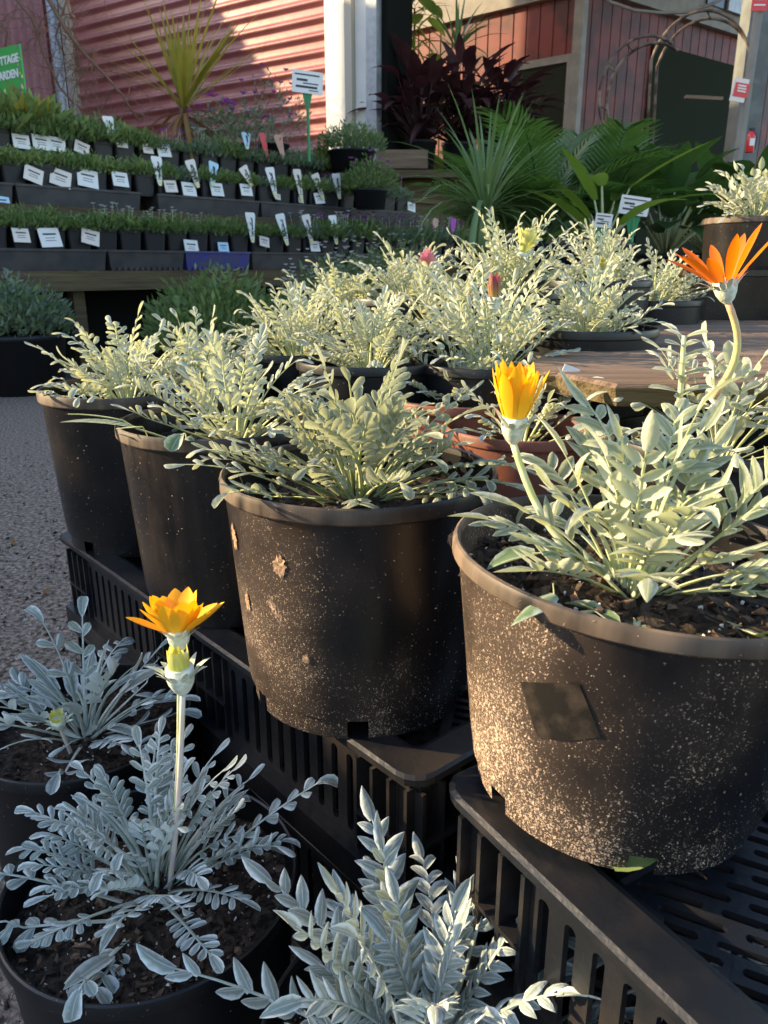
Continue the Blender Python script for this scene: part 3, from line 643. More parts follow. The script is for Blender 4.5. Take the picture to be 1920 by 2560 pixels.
# golden cordyline
def swords(root, name, n, L, W, m, seed, z0=0, emin=.2, emax=1.45, droop=.6, gold=None, az0=0, az1=6.283, rows=(0, .15, .35, .6, .8, .93, 1)):
    r_ = random.Random(seed); mb = MB()
    for k in range(n):
        a = r_.uniform(az0, az1); e = r_.uniform(emin, emax); l = L * r_.uniform(.7, 1.1)
        D = Vector((math.cos(e) * math.cos(a), math.cos(e) * math.sin(a), math.sin(e))); S = Vector((-math.sin(a), math.cos(a), 0))
        N = D.cross(S); P = Vector((.02 * math.cos(a), .02 * math.sin(a), z0 + r_.uniform(0, .08 * L)))
        mb.blade(P, D, N, l, W * r_.uniform(.7, 1.2), -droop * r_.uniform(.5, 1.5) * math.cos(e) - .05, .25, rows=rows, prof=sword)
    return mb.build(name, m, root)
p = aty(400, 290, 8.7)
cd = thing('cordyline', 'golden sword-leaved plant rising above the top shelf before the roller door', 'cordyline', (p.x, p.y, p.z - .35))
mb = MB(); mb.lathe([(.16, -.3), (.2, 0), (.2, .03), (.18, .03), (.17, 0)], 24, cap0=True, cap1=True); mb.build('pot', M['punnet'], cd)
mb = MB(); mb.tube([(0, 0, 0), (.01, 0, .3), (.0, 0, .62)], [.05, .045, .04], 8); mb.build('trunk', M['bark'], cd)
swords(cd, 'foliage', 42, 1.15, .021, M['gold'], 4, z0=.55, emin=.5, emax=1.5, droop=.25)
swords(cd, 'lower_leaves', 18, .75, .024, M['brownleaf'], 6, z0=.5, emin=-.9, emax=.35, droop=.9)
# sign on green stake
def stake_sign(px, py, y, w_, h_, stake, label, m='card', rz=0., tilt=.06):
    p = aty(px, py, y); r = thing('price_sign', label, 'sign', (p.x, p.y, p.z - stake), rz)
    mb = MB(); mb.tube([(0, 0, 0), (0, 0, stake)], .016, 6); mb.add([(-.02, -.01, stake - .12), (.02, -.01, stake - .12), (.055, -.01, stake + .03), (-.055, -.01, stake + .03), (-.02, .01, stake - .12), (.02, .01, stake - .12), (.055, .01, stake + .03), (-.055, .01, stake + .03)], [(0, 1, 2, 3), (7, 6, 5, 4), (0, 3, 7, 4), (1, 5, 6, 2), (3, 2, 6, 7)])
    mb.build('stake', M['signplastic'], r, smooth=False)
    mb = MB(); rot = Matrix.Rotation(tilt, 3, 'Y'); c = Vector((0, -.02, stake + h_ / 2)); mb.box(c, (w_, .012, h_), rot, 0)
    for dz, f, th, dx in ((.32, .8, .06, -.02), (.08, .35, .10, -.18), (-.06, .5, .05, .1), (-.22, .7, .10, -.03), (-.36, .3, .04, .2)):
        mb.box(c + rot @ Vector((dx * w_, -.0075, dz * h_)), (w_ * f, .003, h_ * th), rot, 1)
    mb.build('board', [M[m], M['ink']], r, smooth=False); return r
stake_sign(664, 203, 8.6, .31, .20, .62, 'white printed sign on a tall green stake before the roller door', rz=.3)
stake_sign(1368, 465, 5.2, .18, .11, .42, 'white printed sign on a green stake among the palms, the larger of the two', rz=-.2, tilt=.15)
stake_sign(1302, 492, 5.0, .10, .08, .2, 'small white card on a green stake left of the larger palm sign', rz=-.2, tilt=.12)
# cottage garden sign
sg = thing('garden_sign', 'green COTTAGE GARDEN sign with floral edge in front of the mauve cladding', 'sign', aty(20, 190, 7.6) , ang + math.pi)
sg.scale = (.76, .76, .76); mb = MB(); mb.box((0, 0, .16), (.62, .02, .50), None, 0); rr = random.Random(5)
for k in range(60):
    x = rr.choice([-1, 1]) * rr.uniform(.22, .30) if k % 2 else rr.uniform(-.3, .3); z = rr.uniform(-.08, .4) if k % 2 else rr.uniform(-.085, -.02)
    s_ = rr.uniform(.015, .035); mb.box((x, -.0115 - .0002 * (k % 9), z), (s_, .003, s_ * .8), Matrix.Rotation(rr.uniform(0, 3), 3, 'Y'), rr.choice([1, 2, 1]))
mb.build('board', [M['sign_green'], M['fl_pink'], M['tagyel']], sg, smooth=False)
mb = MB(); mb.tube([(0, .03, -.9), (0, .03, 0)], .02, 6); mb.build('stake', M['signplastic'], sg)
def text(s_, size, loc, par, m, name='lettering'):
    cu = bpy.data.curves.new(name, 'FONT'); cu.body = s_; cu.size = size; cu.align_x = 'CENTER'; cu.extrude = .002; cu.offset = .004 * size / .1
    cu.materials.append(m); t_ = bpy.data.objects.new('t', cu); C.objects.link(t_); bpy.context.view_layer.update(); me = bpy.data.meshes.new_from_object(t_.evaluated_get(bpy.context.evaluated_depsgraph_get())); bpy.data.objects.remove(t_)
    me.name = name; me.materials.clear(); me.materials.append(m); o = bpy.data.objects.new(name, me); C.objects.link(o); o.parent = par; o.location = loc; o.rotation_euler = (R(90), 0, 0); return o
text('COTTAGE', .115, (.0, -.014, .24), sg, M['card']); text('GARDEN', .115, (.0, -.014, .09), sg, M['card'])

# bare climbing vine over the cladding
vn = thing('vine', 'bare brown climbing vine trailing over the mauve cladding and downpipe', 'vine', aty(180, 290, 12.6))
mb = MB(); rr = random.Random(9); base = vn.location.copy()
def W_(px, py, y): return aty(px, py, y) - base
def twig(p, d, L, r0, depth):
    pts = [p]; q = p.copy(); dd = d.normalized()
    for i in range(5):
        dd = (dd + Vector((rr.gauss(0, .28), rr.gauss(0, .15), rr.gauss(-.05, .25)))).normalized(); q = q + dd * (L / 5); pts.append(q.copy())
        if depth and rr.random() < .7: twig(q, dd + Vector((rr.gauss(0, .9), rr.gauss(0, .3), rr.gauss(0, .9))), L * .5, r0 * .6, depth - 1)
    mb.tube(pts, [r0 * (1 - .13 * i) for i in range(6)], 4)
for pts, r0 in (([(95, -20), (140, 60), (185, 120), (225, 160), (260, 200), (300, 262)], .024), ([(20, -20), (70, 40), (95, 120), (130, 190), (160, 225)], .018), ([(-20, 20), (15, 70), (10, 130)], .014), ([(150, -20), (128, 50), (120, 80), (140, 120)], .012)):
    P3 = [W_(a, b, 12.6 + .3 * i / 5) for i, (a, b) in enumerate(pts)]
    r0 *= 1.35
    mb.tube(P3, [r0 * (1 - .12 * i) for i in range(len(P3))], 6)
    for i in range(len(P3) - 1):
        for k in range(4):
            q = P3[i].lerp(P3[i + 1], rr.random()); twig(q, Vector((rr.gauss(0, 1), rr.gauss(0, .2), rr.gauss(-.2, .8))), rr.uniform(.4, .95), r0 * .28, 2)
mb.build('stems', M['twig'], vn)

# ---------------------------------------------------------------- right hand plants in shade
shade_slab = thing('shade_slab', 'flat steel slab added out of view to cut sky light on the right hand plants', 'shade_slab', (0, 0, 0))  # unseen slab added only to darken the barn and plants below
mb = MB(); mb.box((4.6, 13.2, 7.2), (9.4, 10.6, .08)); mb.build('shade_sheet', M['greysteel'], shade_slab, smooth=False)
stand = thing('plant_stand', 'low dark timber staging under the palms, right of the bench', 'staging', (1.0, 5.0, 0), 0)
for (y0, y1, z0, z1, x0, x1) in ((0, .5, .66, .76, -.6, 2.6), (.55, 1.2, .80, .9, -.8, 2.8)):
    mb = MB(); mb.box(((x0 + x1) / 2, (y0 + y1) / 2, (z0 + z1) / 2), (x1 - x0, y1 - y0, z1 - z0)); mb.build('plank', M['wood_dark'], stand, smooth=False)
for x in (-.5, .9, 2.4): mb = MB(); mb.box((x, .1, .33), (.1, .1, .655)); mb.box((x, 1.0, .4), (.1, .1, .795)); mb.build('leg', M['wood_dark'], stand, smooth=False)
zS = aty(905, 372, 12.1).z
stand2 = thing('timber_shelf', 'raised dark timber shelf carrying the burgundy plants', 'shelf', (.05, 11.7, 0), 0)
mb = MB(); mb.box((1.35, .6, zS - .06), (2.8, 1.2, .1)); mb.build('plank', M['wood_dark'], stand2, smooth=False)
mb = MB(); mb.box((1.35, .3, (zS - .12) / 2), (2.7, .04, zS - .12)); mb.build('front_panel', M['wood_dark'], stand2, smooth=False)
lg = MB(); lg.box((0, 0, .13), (.72, .25, .24)); p = aty(868, 372, 11.85)
o = lg.build('wooden_planter', M['wood'], smooth=False, loc=(p.x, p.y, zS)); tag(o, 'weathered grey wooden planter box beside the pale post, below the burgundy leaves', 'planter')
def bpot(root, r=.2, h=.3, m='punnet'):
    mb = MB(); mb.lathe([(r * .8, 0), (r * .94, h * .9), (r, h * .91), (r, h), (r * .94, h), (r * .9, h * .9)], 28, cap0=True, cap1=True); mb.build('pot', M[m], root)
def broad(root, name, n, stalk, L, W, m, seed, z0, spread=.5, e0=.7, e1=1.4, drp=.8):
    r_ = random.Random(seed); mb = MB()
    for k in range(n):
        a = r_.uniform(0, 6.283); e = r_.uniform(e0, e1); s_ = stalk * r_.uniform(.4, 1.1)
        D = Vector((math.cos(e) * math.cos(a), math.cos(e) * math.sin(a), math.sin(e))); P = Vector((0, 0, z0)); Q = P + D * s_
        mb.tube([P, Q], [.012, .006], 4, 1); S = Vector((-math.sin(a), math.cos(a), 0)); e2 = e - r_.uniform(.1, .7)
        D2 = Vector((math.cos(e2) * math.cos(a), math.cos(e2) * math.sin(a), math.sin(e2)))
        mb.blade(Q, D2, D2.cross(S), L * r_.uniform(.6, 1.15), W * r_.uniform(.7, 1.15), -drp * r_.uniform(.4, 1.3), .25, rows=(0, .15, .35, .55, .75, .9, 1), prof=lanc)
    return mb.build(name, [M[m], M['stalk'] if m != 'purple' else M['purple']], root)
for i, (px, y, st, sd, lb) in enumerate([(905, 12.2, .88, 1, 'burgundy broad-leaved plant in a black pot beside the pale post'), (990, 12.4, 1.0, 2, 'burgundy broad-leaved plant, middle of three behind the spiky plant'), (1072, 12.6, .88, 3, 'burgundy broad-leaved plant, rightmost of three near the barn doorway')]):
    p = aty(px, 360, y); r = thing('burgundy_cordyline', lb, 'cordyline', (p.x, p.y, zS), 0, 'burgundy plants on the raised shelf'); bpot(r, .26, .42)
    broad(r, 'foliage', 120, st, .50, .085, 'purple', sd, .38, e0=.35, e1=1.45)
p = aty(880, 150, 13.3); r = thing('fig_tree', 'tall green potted tree with big yellow-green leaves just right of the pale post', 'potted tree', (p.x + .1, p.y, 0)); bpot(r, .2, .3)
mb = MB(); mb.tube([(0, 0, .3), (.02, 0, 2), (0, 0, 4.6)], [.04, .03, .015], 6); mb.build('trunk', M['bark'], r)
mb = MB(); rr = random.Random(33)
for k in range(34):
    z = rr.uniform(2.3, 4.7); a = rr.uniform(0, 6.28); D = Vector((math.cos(a), math.sin(a), .3)); P = Vector((0, 0, z)); Q = P + D * rr.uniform(.1, .3)
    mb.tube([P, Q], .006, 4, 1); mb.blade(Q, Vector((D.x, D.y, -.5)), Vector((-D.x * -.4, -.6, .6)), rr.uniform(.25, .5), .13, -.5, .15, rows=(0, .15, .35, .55, .75, .9, 1), prof=lanc)
for k in range(60):
    z = rr.uniform(3.0, 4.7); a = rr.uniform(0, 6.28); D = Vector((math.cos(a), math.sin(a), rr.uniform(-.2, .9))); S = Vector((-math.sin(a), math.cos(a), 0))
    mb.blade(Vector((0, 0, z)), D, D.cross(S), rr.uniform(.4, .8), .022, -.9, .2, rows=(0, .3, .6, .85, 1), prof=sword)
mb.build('foliage', [M['lily2'], M['stalk']], r)
p = aty(985, 200, 12.8); r = thing('strap_plant', 'slender upright strap-leaved plant standing against the sunlit barn wall', 'potted plant', (p.x, p.y, zS)); bpot(r, .16, .25)
mb = MB(); mb.tube([(0, 0, .2), (.02, 0, 1.75)], .02, 5); mb.build('trunk', M['bark'], r)
swords(r, 'foliage', 26, .85, .028, M['strap'], 8, z0=1.7, emin=.4, emax=1.5, droop=.9)
# spiky plant
p = aty(1045, 525, 5.0); r = thing('spiky_plant', 'grass-like spiky plant with drooping strap leaves in front of the palms', 'potted plant', (p.x, p.y, p.z - .35)); bpot(r, .18, .3)
mb = MB(); mb.tube([(0, 0, .25), (0, 0, .55)], [.04, .03], 8); mb.build('trunk', M['strap'], r)
swords(r, 'foliage', 90, .72, .013, M['strap'], 12, z0=.50, emin=.15, emax=1.5, droop=2.0, rows=(0, .1, .25, .4, .55, .7, .85, 1))
# palms
def palm(px, py, y, n, L, seed, label, m='palm', lf=.33, wd=.012):
    p = aty(px, py, y); r = thing('palm', label, 'palm', (p.x, p.y, p.z - .2), 0, 'leafy palms in the shade'); bpot(r, .2, .3)
    r_ = random.Random(seed); mb = MB()
    for k in range(n):
        a = r_.uniform(0, 6.28); e = r_.uniform(.75, 1.45); l = L * r_.uniform(.7, 1.1); D = Vector((math.cos(a), math.sin(a), 0)); pts = []; q = Vector((0, 0, .28)); ee = e
        for i in range(13):
            pts.append(q.copy()); q = q + (D * math.cos(ee) + Vector((0, 0, math.sin(ee)))) * (l / 12); ee -= .02 + .012 * i * (1.3 - e * .4)
        mb.tube(pts, [.012 - .0008 * i for i in range(13)], 4)
        S = Vector((-math.sin(a), math.cos(a), 0))
        for i in range(3, 13):
            for h_ in (0, .5):
                pp = pts[i] if h_ == 0 or i == 12 else pts[i].lerp(pts[i + 1], .5); T = (pts[i] - pts[i - 1]).normalized(); Nn = T.cross(S)
                for s_ in (-1, 1):
                    ll = lf * math.sin(math.pi * (i - 1) / 13) ** .6 * r_.uniform(.85, 1.1)
                    mb.blade(pp, T * .75 + S * s_ * .8 + Nn * .25, Nn, ll, wd, -.7, .15, rows=(0, .3, .7, 1), prof=sword)
    mb.build('foliage', M[m], r)
palm(1165, 560, 5.7, 17, .88, 1, 'fine-leaved green palm right behind the spiky plant')
palm(1290, 560, 6.0, 15, .86, 2, 'fine-leaved green palm behind the signs on green stakes')
palm(1230, 560, 6.8, 12, .98, 3, 'taller dim palm in the middle of the shaded greenery', 'strap', wd=.02)
palm(1070, 560, 6.5, 10, .75, 5, 'dim palm behind the spiky plant below the burgundy leaves')
p = aty(1300, 560, 5.3); r = thing('ginger_plant', 'yellow-green plant with long broad pointed leaves above the palm signs', 'potted plant', (p.x, p.y, p.z - .2)); bpot(r, .2, .3)
broad(r, 'foliage', 14, .40, .58, .05, 'lily2', 21, .28, e0=.35, e1=1.3, drp=.5)
for px, y, sd, lb in ((1440, 6.3, 31, 'dark glossy broad-leaved plant left of the pale stake'), (1530, 6.8, 32, 'dark glossy broad-leaved plant around the foot of the pale stake'), (1610, 6.4, 33, 'dark glossy broad-leaved plant at the right edge')):
    p = aty(px, 520, y); r = thing('peace_lily', lb, 'potted plant', (p.x, p.y, p.z - .4), 0, 'glossy broad-leaved plants in the shade'); bpot(r, .22, .3)
    broad(r, 'foliage', 44, .55, .38, .085, 'lily', sd, .28, e0=.6, e1=1.5, drp=.7)
for px, y, sd, lb in ((1330, 8.2, 41, 'upright yellow-green reedy plant before the dark red wall'), (1240, 8.0, 42, 'upright yellow-green reedy plant below the barn corner')):
    p = aty(px, 420, y); r = thing('reedy_plant', lb, 'potted plant', (p.x, p.y, p.z - .4)); bpot(r, .2, .3)
    swords(r, 'foliage', 26, .75, .022, M['lily2'], sd, z0=.28, emin=.8, emax=1.5, droop=1.4)
# wisps of ground greenery and mossy tray between
mt = thing('mossy_tray', 'long black tray of bright low green seedlings behind the silver plants', 'tray', aty(1320, 590, 4.3) + Vector((0, 0, -.12)))
mb = MB(); mb.box((0, 0, .05), (.75, .3, .10)); mb.build('tray_body', M['punnet'], mt, smooth=False)
mb = MB(); rr = random.Random(8)
for k in range(1500):
    mb.blade(Vector((rr.uniform(-.37, .37), rr.uniform(-.14, .14), .098)), Vector((rr.gauss(0, .4), rr.gauss(0, .4), 1)), Vector((rr.gauss(0, 1), -1, .3)), rr.uniform(.02, .045), .005, .4, .1, rows=(0, .5, 1), prof=lambda t: (.6, 1, .1)[int(t * 2)])
mb.build('seedlings', M['fol2'], mt)
# stake with red ties, grey post, hoops, extinguisher
p0 = aty(1582, 400, 7.0); p1 = aty(1643, -10, 7.0)
st = thing('timber_stake', 'tall pale timber stake with red and white ties, leaning at the upper right', 'stake', p0)
mb = MB(); d = p1 - p0; mb.tube([Vector((0, 0, -1.6)) - d * .02, d * 1.05], .035, 4); mb.build('pole', M['trim'], st, smooth=False)
mb = MB(); q = aty(1597, 195, 6.95) - p0; mb.box(q, (.12, .01, .17), Matrix.Rotation(.15, 3, 'Y'), 0); mb.box(q + Vector((.015, -.008, .0)), (.12, .004, .10), Matrix.Rotation(.15, 3, 'Y'), 1)
for zz in (.03, .01, -.01): mb.box(q + Vector((.015, -.012, zz)), (.07, .003, .012), Matrix.Rotation(.15, 3, 'Y'), 0)
mb.build('tie', [M['card_pink'], M['redp']], st, smooth=False)
mb = MB(); q = aty(1641, 5, 6.95) - p0; mb.box(q, (.12, .01, .12), None, 0)
for zz in (.02, -.02): mb.box(q + Vector((0, -.007, zz)), (.09, .003, .010), None, 1)
mb.build('tie', [M['redp'], M['card']], st, smooth=False)
p = aty(1622, 150, 10.0); mb = MB(); mb.box((0, 0, 2.5), (.28, .28, 5.0)); o = mb.build('steel_column', M['darksteel'], smooth=False, loc=(p.x, p.y, 0)); tag(o, 'grey steel column behind the leaning timber stake', 'column')
fe = thing('fire_extinguisher', 'small red fire extinguisher by the grey column at the right', 'extinguisher', aty(1618, 330, 9.0)); fe.scale = (.5, .5, .5)
mb = MB(); mb.lathe([(.07, 0), (.085, .02), (.085, .34), (.06, .40), (.02, .43)], 16, cap0=True, cap1=True); mb.build('body', M['redp'], fe); mb = MB(); mb.box((0, 0, .46), (.12, .03, .05)); mb.tube([(0, -.05, .45), (.1, -.06, .3), (.09, -.07, .05)], .012, 5); mb.build('valve', M['ink'], fe)
mb = MB(); mb.box((0, -.088, .2), (.10, .006, .14)); mb.build('panel', M['card'], fe, smooth=False)
for i, (cx, cy, wd, y, lb) in enumerate([(1392, 205, 190, 9.0, 'rusty steel garden hoop arch, the left one, open at its right side'), (1510, 170, 215, 9.6, 'rusty steel garden hoop arch in front of the dark screen, the right one')]):
    c = aty(cx, cy, y); r = thing('garden_arch', lb, 'garden arch', c, 0, 'steel garden hoops'); R_ = wd * 1.1573 / 1920 * y * .46
    a0_, a1_ = ((60, 215) if i == 0 else (-20, 165))
    for dy, dx, nm in ((0, 0, 'hoop'), (.28, .16, 'hoop')):
        mb = MB(); pts = [(dx + R_ * math.cos(R(t)), dy, R_ * math.sin(R(t)) * 1.15) for t in range(a0_, a1_ + 1, 8)]
        pts = pts + [(pts[-1][0] + .05, dy, pts[-1][2] - 1.2)]
        mb.tube(pts, .016, 6); mb.build(nm, M['steelhoop'], r)
    for t in ((75, 120, 150, 190) if i == 0 else (0, 40, 90, 140)):
        mb = MB(); x, z_ = R_ * math.cos(R(t)), R_ * math.sin(R(t)) * 1.15; mb.tube([(x, 0, z_), (x + .16, .28, z_)], .009, 5); mb.build('rung', M['steelhoop'], r)
    mb = MB(); mb.box((-R_ * .95 + .1 if i == 0 else R_ * .1, -.05, -.35 if i == 0 else -.2), (.42, .05, .035), Matrix.Rotation(.05, 3, 'Y')); mb.build('name_plate', M['wood'], r, smooth=False)

# ---------------------------------------------------------------- crates
def slot_cell(mb, c, ax, ay, nn, cw, ch, sw, sh, th, mi=0, N=16):
    """rectangular cell cw x ch with a stadium hole sw x sh; ax, ay in-plane axes, nn outward, th thickness"""
    c = Vector(c); outer = []; inner = []
    r = min(sw, sh) / 2
    for k in range(N):
        t = 2 * math.pi * (k + .5) / N; dx, dy = math.cos(t), math.sin(t)
        s_ = 1 / max(abs(dx), abs(dy)); ox, oy = dx * s_ * cw / 2, dy * s_ * ch / 2
        outer.append((ox, oy))
        if sw > sh: ix = (sw / 2 - r) * (1 if dx > 0 else -1) + r * dx; iy = r * dy
        else: ix = r * dx; iy = (sh / 2 - r) * (1 if dy > 0 else -1) + r * dy
        inner.append((ix, iy))
    # make sure of the four corners
    ci = {}
    for k, (x, y) in enumerate(outer):
        for q in ((1, 1), (-1, 1), (-1, -1), (1, -1)):
            dd = (x / (cw / 2) - q[0]) ** 2 + (y / (ch / 2) - q[1]) ** 2
            if q not in ci or dd < ci[q][0]: ci[q] = (dd, k)
    for q, (dd, k) in ci.items(): outer[k] = (q[0] * cw / 2, q[1] * ch / 2)
    vs = [c + ax * x + ay * y for x, y in outer] + [c + ax * x + ay * y for x, y in inner] + [c + ax * x + ay * y - nn * th for x, y in inner]
    fs = []
    for k in range(N):
        j = (k + 1) % N; fs += [(k, j, N + j, N + k), (N + k, N + j, 2 * N + j, 2 * N + k)]
    mb.add(vs, fs, mi)
def crate(loc, rz, L, W_, H, label, sdir=.5, group='black plastic crates used as staging', detail=True):
    r = thing('plastic_crate', label, 'crate', loc, rz, group)
    X, Y, Z = Vector((1, 0, 0)), Vector((0, 1, 0)), Vector((0, 0, 1)); th = .006
    # top flange, rounded corners
    mb = MB(); fl = .050; rc = .03
    def rr_(w0, w1, d0, d1, z, rad, n=5):
        out = []
        for (cx, cy, s0) in ((w1 - rad, d1 - rad, 0), (w0 + rad, d1 - rad, 1), (w0 + rad, d0 + rad, 2), (w1 - rad, d0 + rad, 3)):
            for k in range(n): t = (s0 + k / (n - 1)) * math.pi / 2; out.append((cx + rad * math.cos(t), cy + rad * math.sin(t), z))
        return out
    rings = [rr_(0, L, 0, W_, H - .012, rc), rr_(-.001, L + .001, -.001, W_ + .001, H - .003, rc), rr_(.003, L - .003, .003, W_ - .003, H, rc), rr_(fl - .008, L - fl + .008, fl - .008, W_ - fl + .008, H, .012), rr_(fl, L - fl, fl, W_ - fl, H - .004, .01), rr_(fl, L - fl, fl, W_ - fl, H - .028, .01)]
    vs = [p for q in rings for p in q]; n_ = 20
    mb.add(vs, [(i * n_ + k, i * n_ + (k + 1) % n_, (i + 1) * n_ + (k + 1) % n_, (i + 1) * n_ + k) for i in range(5) for k in range(n_)])
    mb.build('rim', M['crate'], r, smooth=False)
    # slotted base turned upwards
    mb = MB(); cw, ch = .062, .0165; A = Vector((math.cos(sdir), math.sin(sdir), 0)); B = Vector((-math.sin(sdir), math.cos(sdir), 0)); zc = H - .026
    for i in range(-14, 15):
        for j in range(-44, 45):
            c = Vector((L / 2, W_ / 2, 0)) + A * ((i + .5 * (j % 2) * .6) * cw) + B * (j * ch)
            if fl - .012 < c.x < L - fl + .012 and fl - .004 < c.y < W_ - fl + .004:
                slot_cell(mb, (c.x, c.y, zc), A, B, Z, cw * .999, ch * .999, cw * .80, ch * .52, th, N=12 if detail else 8)
    # bracing ribs
    for (x0, y0, x1, y1) in ((fl, W_ * .1 + fl, L * .5, W_ - fl), (L * .5, W_ - fl, L - fl, fl + W_ * .1), (fl, fl + .01, L * .33, fl + .01), (L * .25, fl, L * .25, W_ - fl), (L * .62, fl, L * .62, W_ - fl), (fl, W_ * .5, L - fl, W_ * .5)):
        d = Vector((x1 - x0, y1 - y0, 0)); mb.box(((x0 + x1) / 2, (y0 + y1) / 2, zc - .0035), (d.length, .012, .024), rod(math.atan2(d.y, d.x)))
    mb.build('slotted_top', M['crate'], r, smooth=False)
    # sides
    def side(o, ax, nn, length):
        mb = MB(); ins = .016; cwid = .030; band = .062
        z0, z1 = .042, H - .030
        k0 = .115; n = int((length - 2 * k0) / cwid); k0 = (length - n * cwid) / 2
        base = o - nn * ins
        for k in range(n): slot_cell(mb, base + ax * (k0 + (k + .5) * cwid) + Z * ((z0 + z1) / 2), ax, Z, nn, cwid * .999, z1 - z0, .0125, (z1 - z0) * .86, .006)
        c = base + ax * (length / 2)
        def bx(cc, sx, sy, sz): mb.box(cc, (sx, sy, sz), rod(math.atan2(ax.y, ax.x)))
        bx(c + Z * (H - .021) - nn * .003, length - .05, .006, .0178); bx(c + Z * .0215 + nn * .004, length - .02, .030, .04)
        for e0, e1 in ((.02, k0), (length - k0, length - .02)):     # hollow corner bays with ribs
            bx(base + ax * ((e0 + e1) / 2) - nn * .035 + Z * ((z0 + z1) / 2), e1 - e0, .006, z1 - z0)
            for q in range(4): bx(base + ax * (e0 + .004 + (e1 - e0 - .008) * q / 3) - nn * .014 + Z * ((z0 + z1) / 2 + .0012 * q), .005, .042, z1 - z0)
            bx(base + ax * ((e0 + e1) / 2) - nn * .012 + Z * (z0 + (z1 - z0) * .42), e1 - e0 - .008, .040, .005)
        mb.build('side_panel', M['crate'], r, smooth=False)
    side(Vector((0, 0, 0)), X, -Y, L); side(Vector((L, W_, 0)), -X, Y, L); side(Vector((L, 0, 0)), Y, X, W_); side(Vector((0, W_, 0)), -Y, -X, W_)
    return r
CD = Vector((.66, -.751, 0)); ca = math.atan2(CD.y, CD.x); CI = Vector((.751, .66, 0))
c0 = Vector((-.672, 1.483, 0))
for i, (s0, nm) in enumerate(((0, 'under the farthest of the four big pots'), (.537, 'under the mud-speckled pot'))):
    for zz, lv in ((.2, 'upper'), (0, 'lower')): crate(c0 + CD * s0 + Vector((0, 0, zz)), ca, .53, .42, .199, f'{lv} black slotted crate {nm}', detail=bool(zz))
cd3 = Vector((.60, -.80, 0)); a3 = math.atan2(cd3.y, cd3.x)
c3 = atz(945, 1680, .471); e3 = atz(1500, 2212, .471); d3 = (e3 - c3).normalized(); a3 = math.atan2(d3.y, d3.x)
for zz, lv in ((.271, 'upper'), (.071, 'lower')): crate(Vector((c3.x, c3.y, zz)), a3, .62, .50, .199, f'{lv} black slotted crate under the grit-caked pot in front', sdir=.55, detail=bool(zz))
for i, s0 in enumerate((0, .53)):
    for zz, lv in ((.2, 'upper'), (0, 'lower')):
        crate(c0 + CI * .43 + CD * (s0 + .02) + Vector((0, 0, zz)), ca, .53, .42, .199, f'{lv} black crate in the second row, ' + ('at its far end' if i == 0 else 'behind the two nearest big pots'), detail=False)
crate(Vector((.50, 1.02, .2)), a3, .6, .5, .199, 'black slotted crate at the right edge behind the front pot', sdir=.55)

# ---------------------------------------------------------------- potted gazanias
RIM = [.16, .28]
def make_pot(root, m, lip, seed, R0=.16, H=.28, n=72, soilz=-.045, chips=260, notch=True, tb=1.):
    k = R0 / .16; h = H / .28; RIM[0] = R0; RIM[1] = H
    mb = MB(); prof = [(.132, 0), (.1335, .026), (.1375, .0262), (.140, .05), (.1540, .256), (.1542, .2605), (.1585, .2615), (.1600, .2635), (.1602, .274), (.1590, .2785), (.1570, .280), (.1545, .2785), (.1535, .272), (.1500, .232), (.136, .1)]
    prof = [(a * k * (1 - (1 - tb) * (1 - min(1, b / .26))), b * h) for a, b in prof]; r_ = random.Random(seed); o_ = r_.randrange(18)
    skip = (lambda i, q: i == 0 and (q + o_) % 12 in (0, 1)) if notch else None
    mis = [0] * 14
    for i in range(5, 12): mis[i] = 1
    mb.lathe(prof, n, skip=skip, mis=mis)
    # slight out-of-round
    ph = r_.uniform(0, 6.28); mb.v = [(x * (1 + .004 * math.cos(2 * math.atan2(y, x) + ph)), y * (1 + .004 * math.cos(2 * math.atan2(y, x) + ph)), z) for x, y, z in mb.v]
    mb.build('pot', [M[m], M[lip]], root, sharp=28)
    mb = MB(); rings = 9; vs = [(0, 0, 0)]; zs = H + soilz * h; Rs = .1505 * k
    seg = 40
    for i in range(1, rings + 1):
        for q in range(seg):
            a = 2 * math.pi * q / seg; rr_ = Rs * i / rings; x, y = rr_ * math.cos(a), rr_ * math.sin(a)
            vs.append((x, y, .012 * noise.noise(Vector((x * 30 + seed, y * 30, 0))) + .004 * noise.noise(Vector((x * 90, y * 90, seed)))))
    vs = [(x, y, z + zs + .008 * (1 - (x * x + y * y) / Rs ** 2)) for x, y, z in vs]
    fs = [(0, 1 + q, 1 + (q + 1) % seg) for q in range(seg)]
    for i in range(1, rings):
        b = 1 + (i - 1) * seg; c_ = b + seg; fs += [(b + q, c_ + q, c_ + (q + 1) % seg, b + (q + 1) % seg) for q in range(seg)]
    mb.add(vs, fs, 0)
    for q in range(chips):
        a = r_.uniform(0, 6.28); rr_ = Rs * .97 * math.sqrt(r_.random()); x, y = rr_ * math.cos(a), rr_ * math.sin(a); t = r_.random()
        sz = r_.choice([.004, .006, .006, .009, .012, .018]) * r_.uniform(.7, 1.3); mi = 1 if t < .47 else 2 if t < .76 else 3 if t < .86 else 4
        if mi == 4: sz = r_.uniform(.002, .005)
        chip(mb, (x, y, zs + .010 * (1 - rr_ / Rs) + .012 * noise.noise(Vector((x * 30 + seed, y * 30, 0))) + .002), sz, mi, r_, .35 if mi < 4 else .9)
    mb.build('soil', [M['soil'], M['chip_a'], M['chip_b'], M['chip_c'], M['perlite']], root, smooth=False)
    return zs

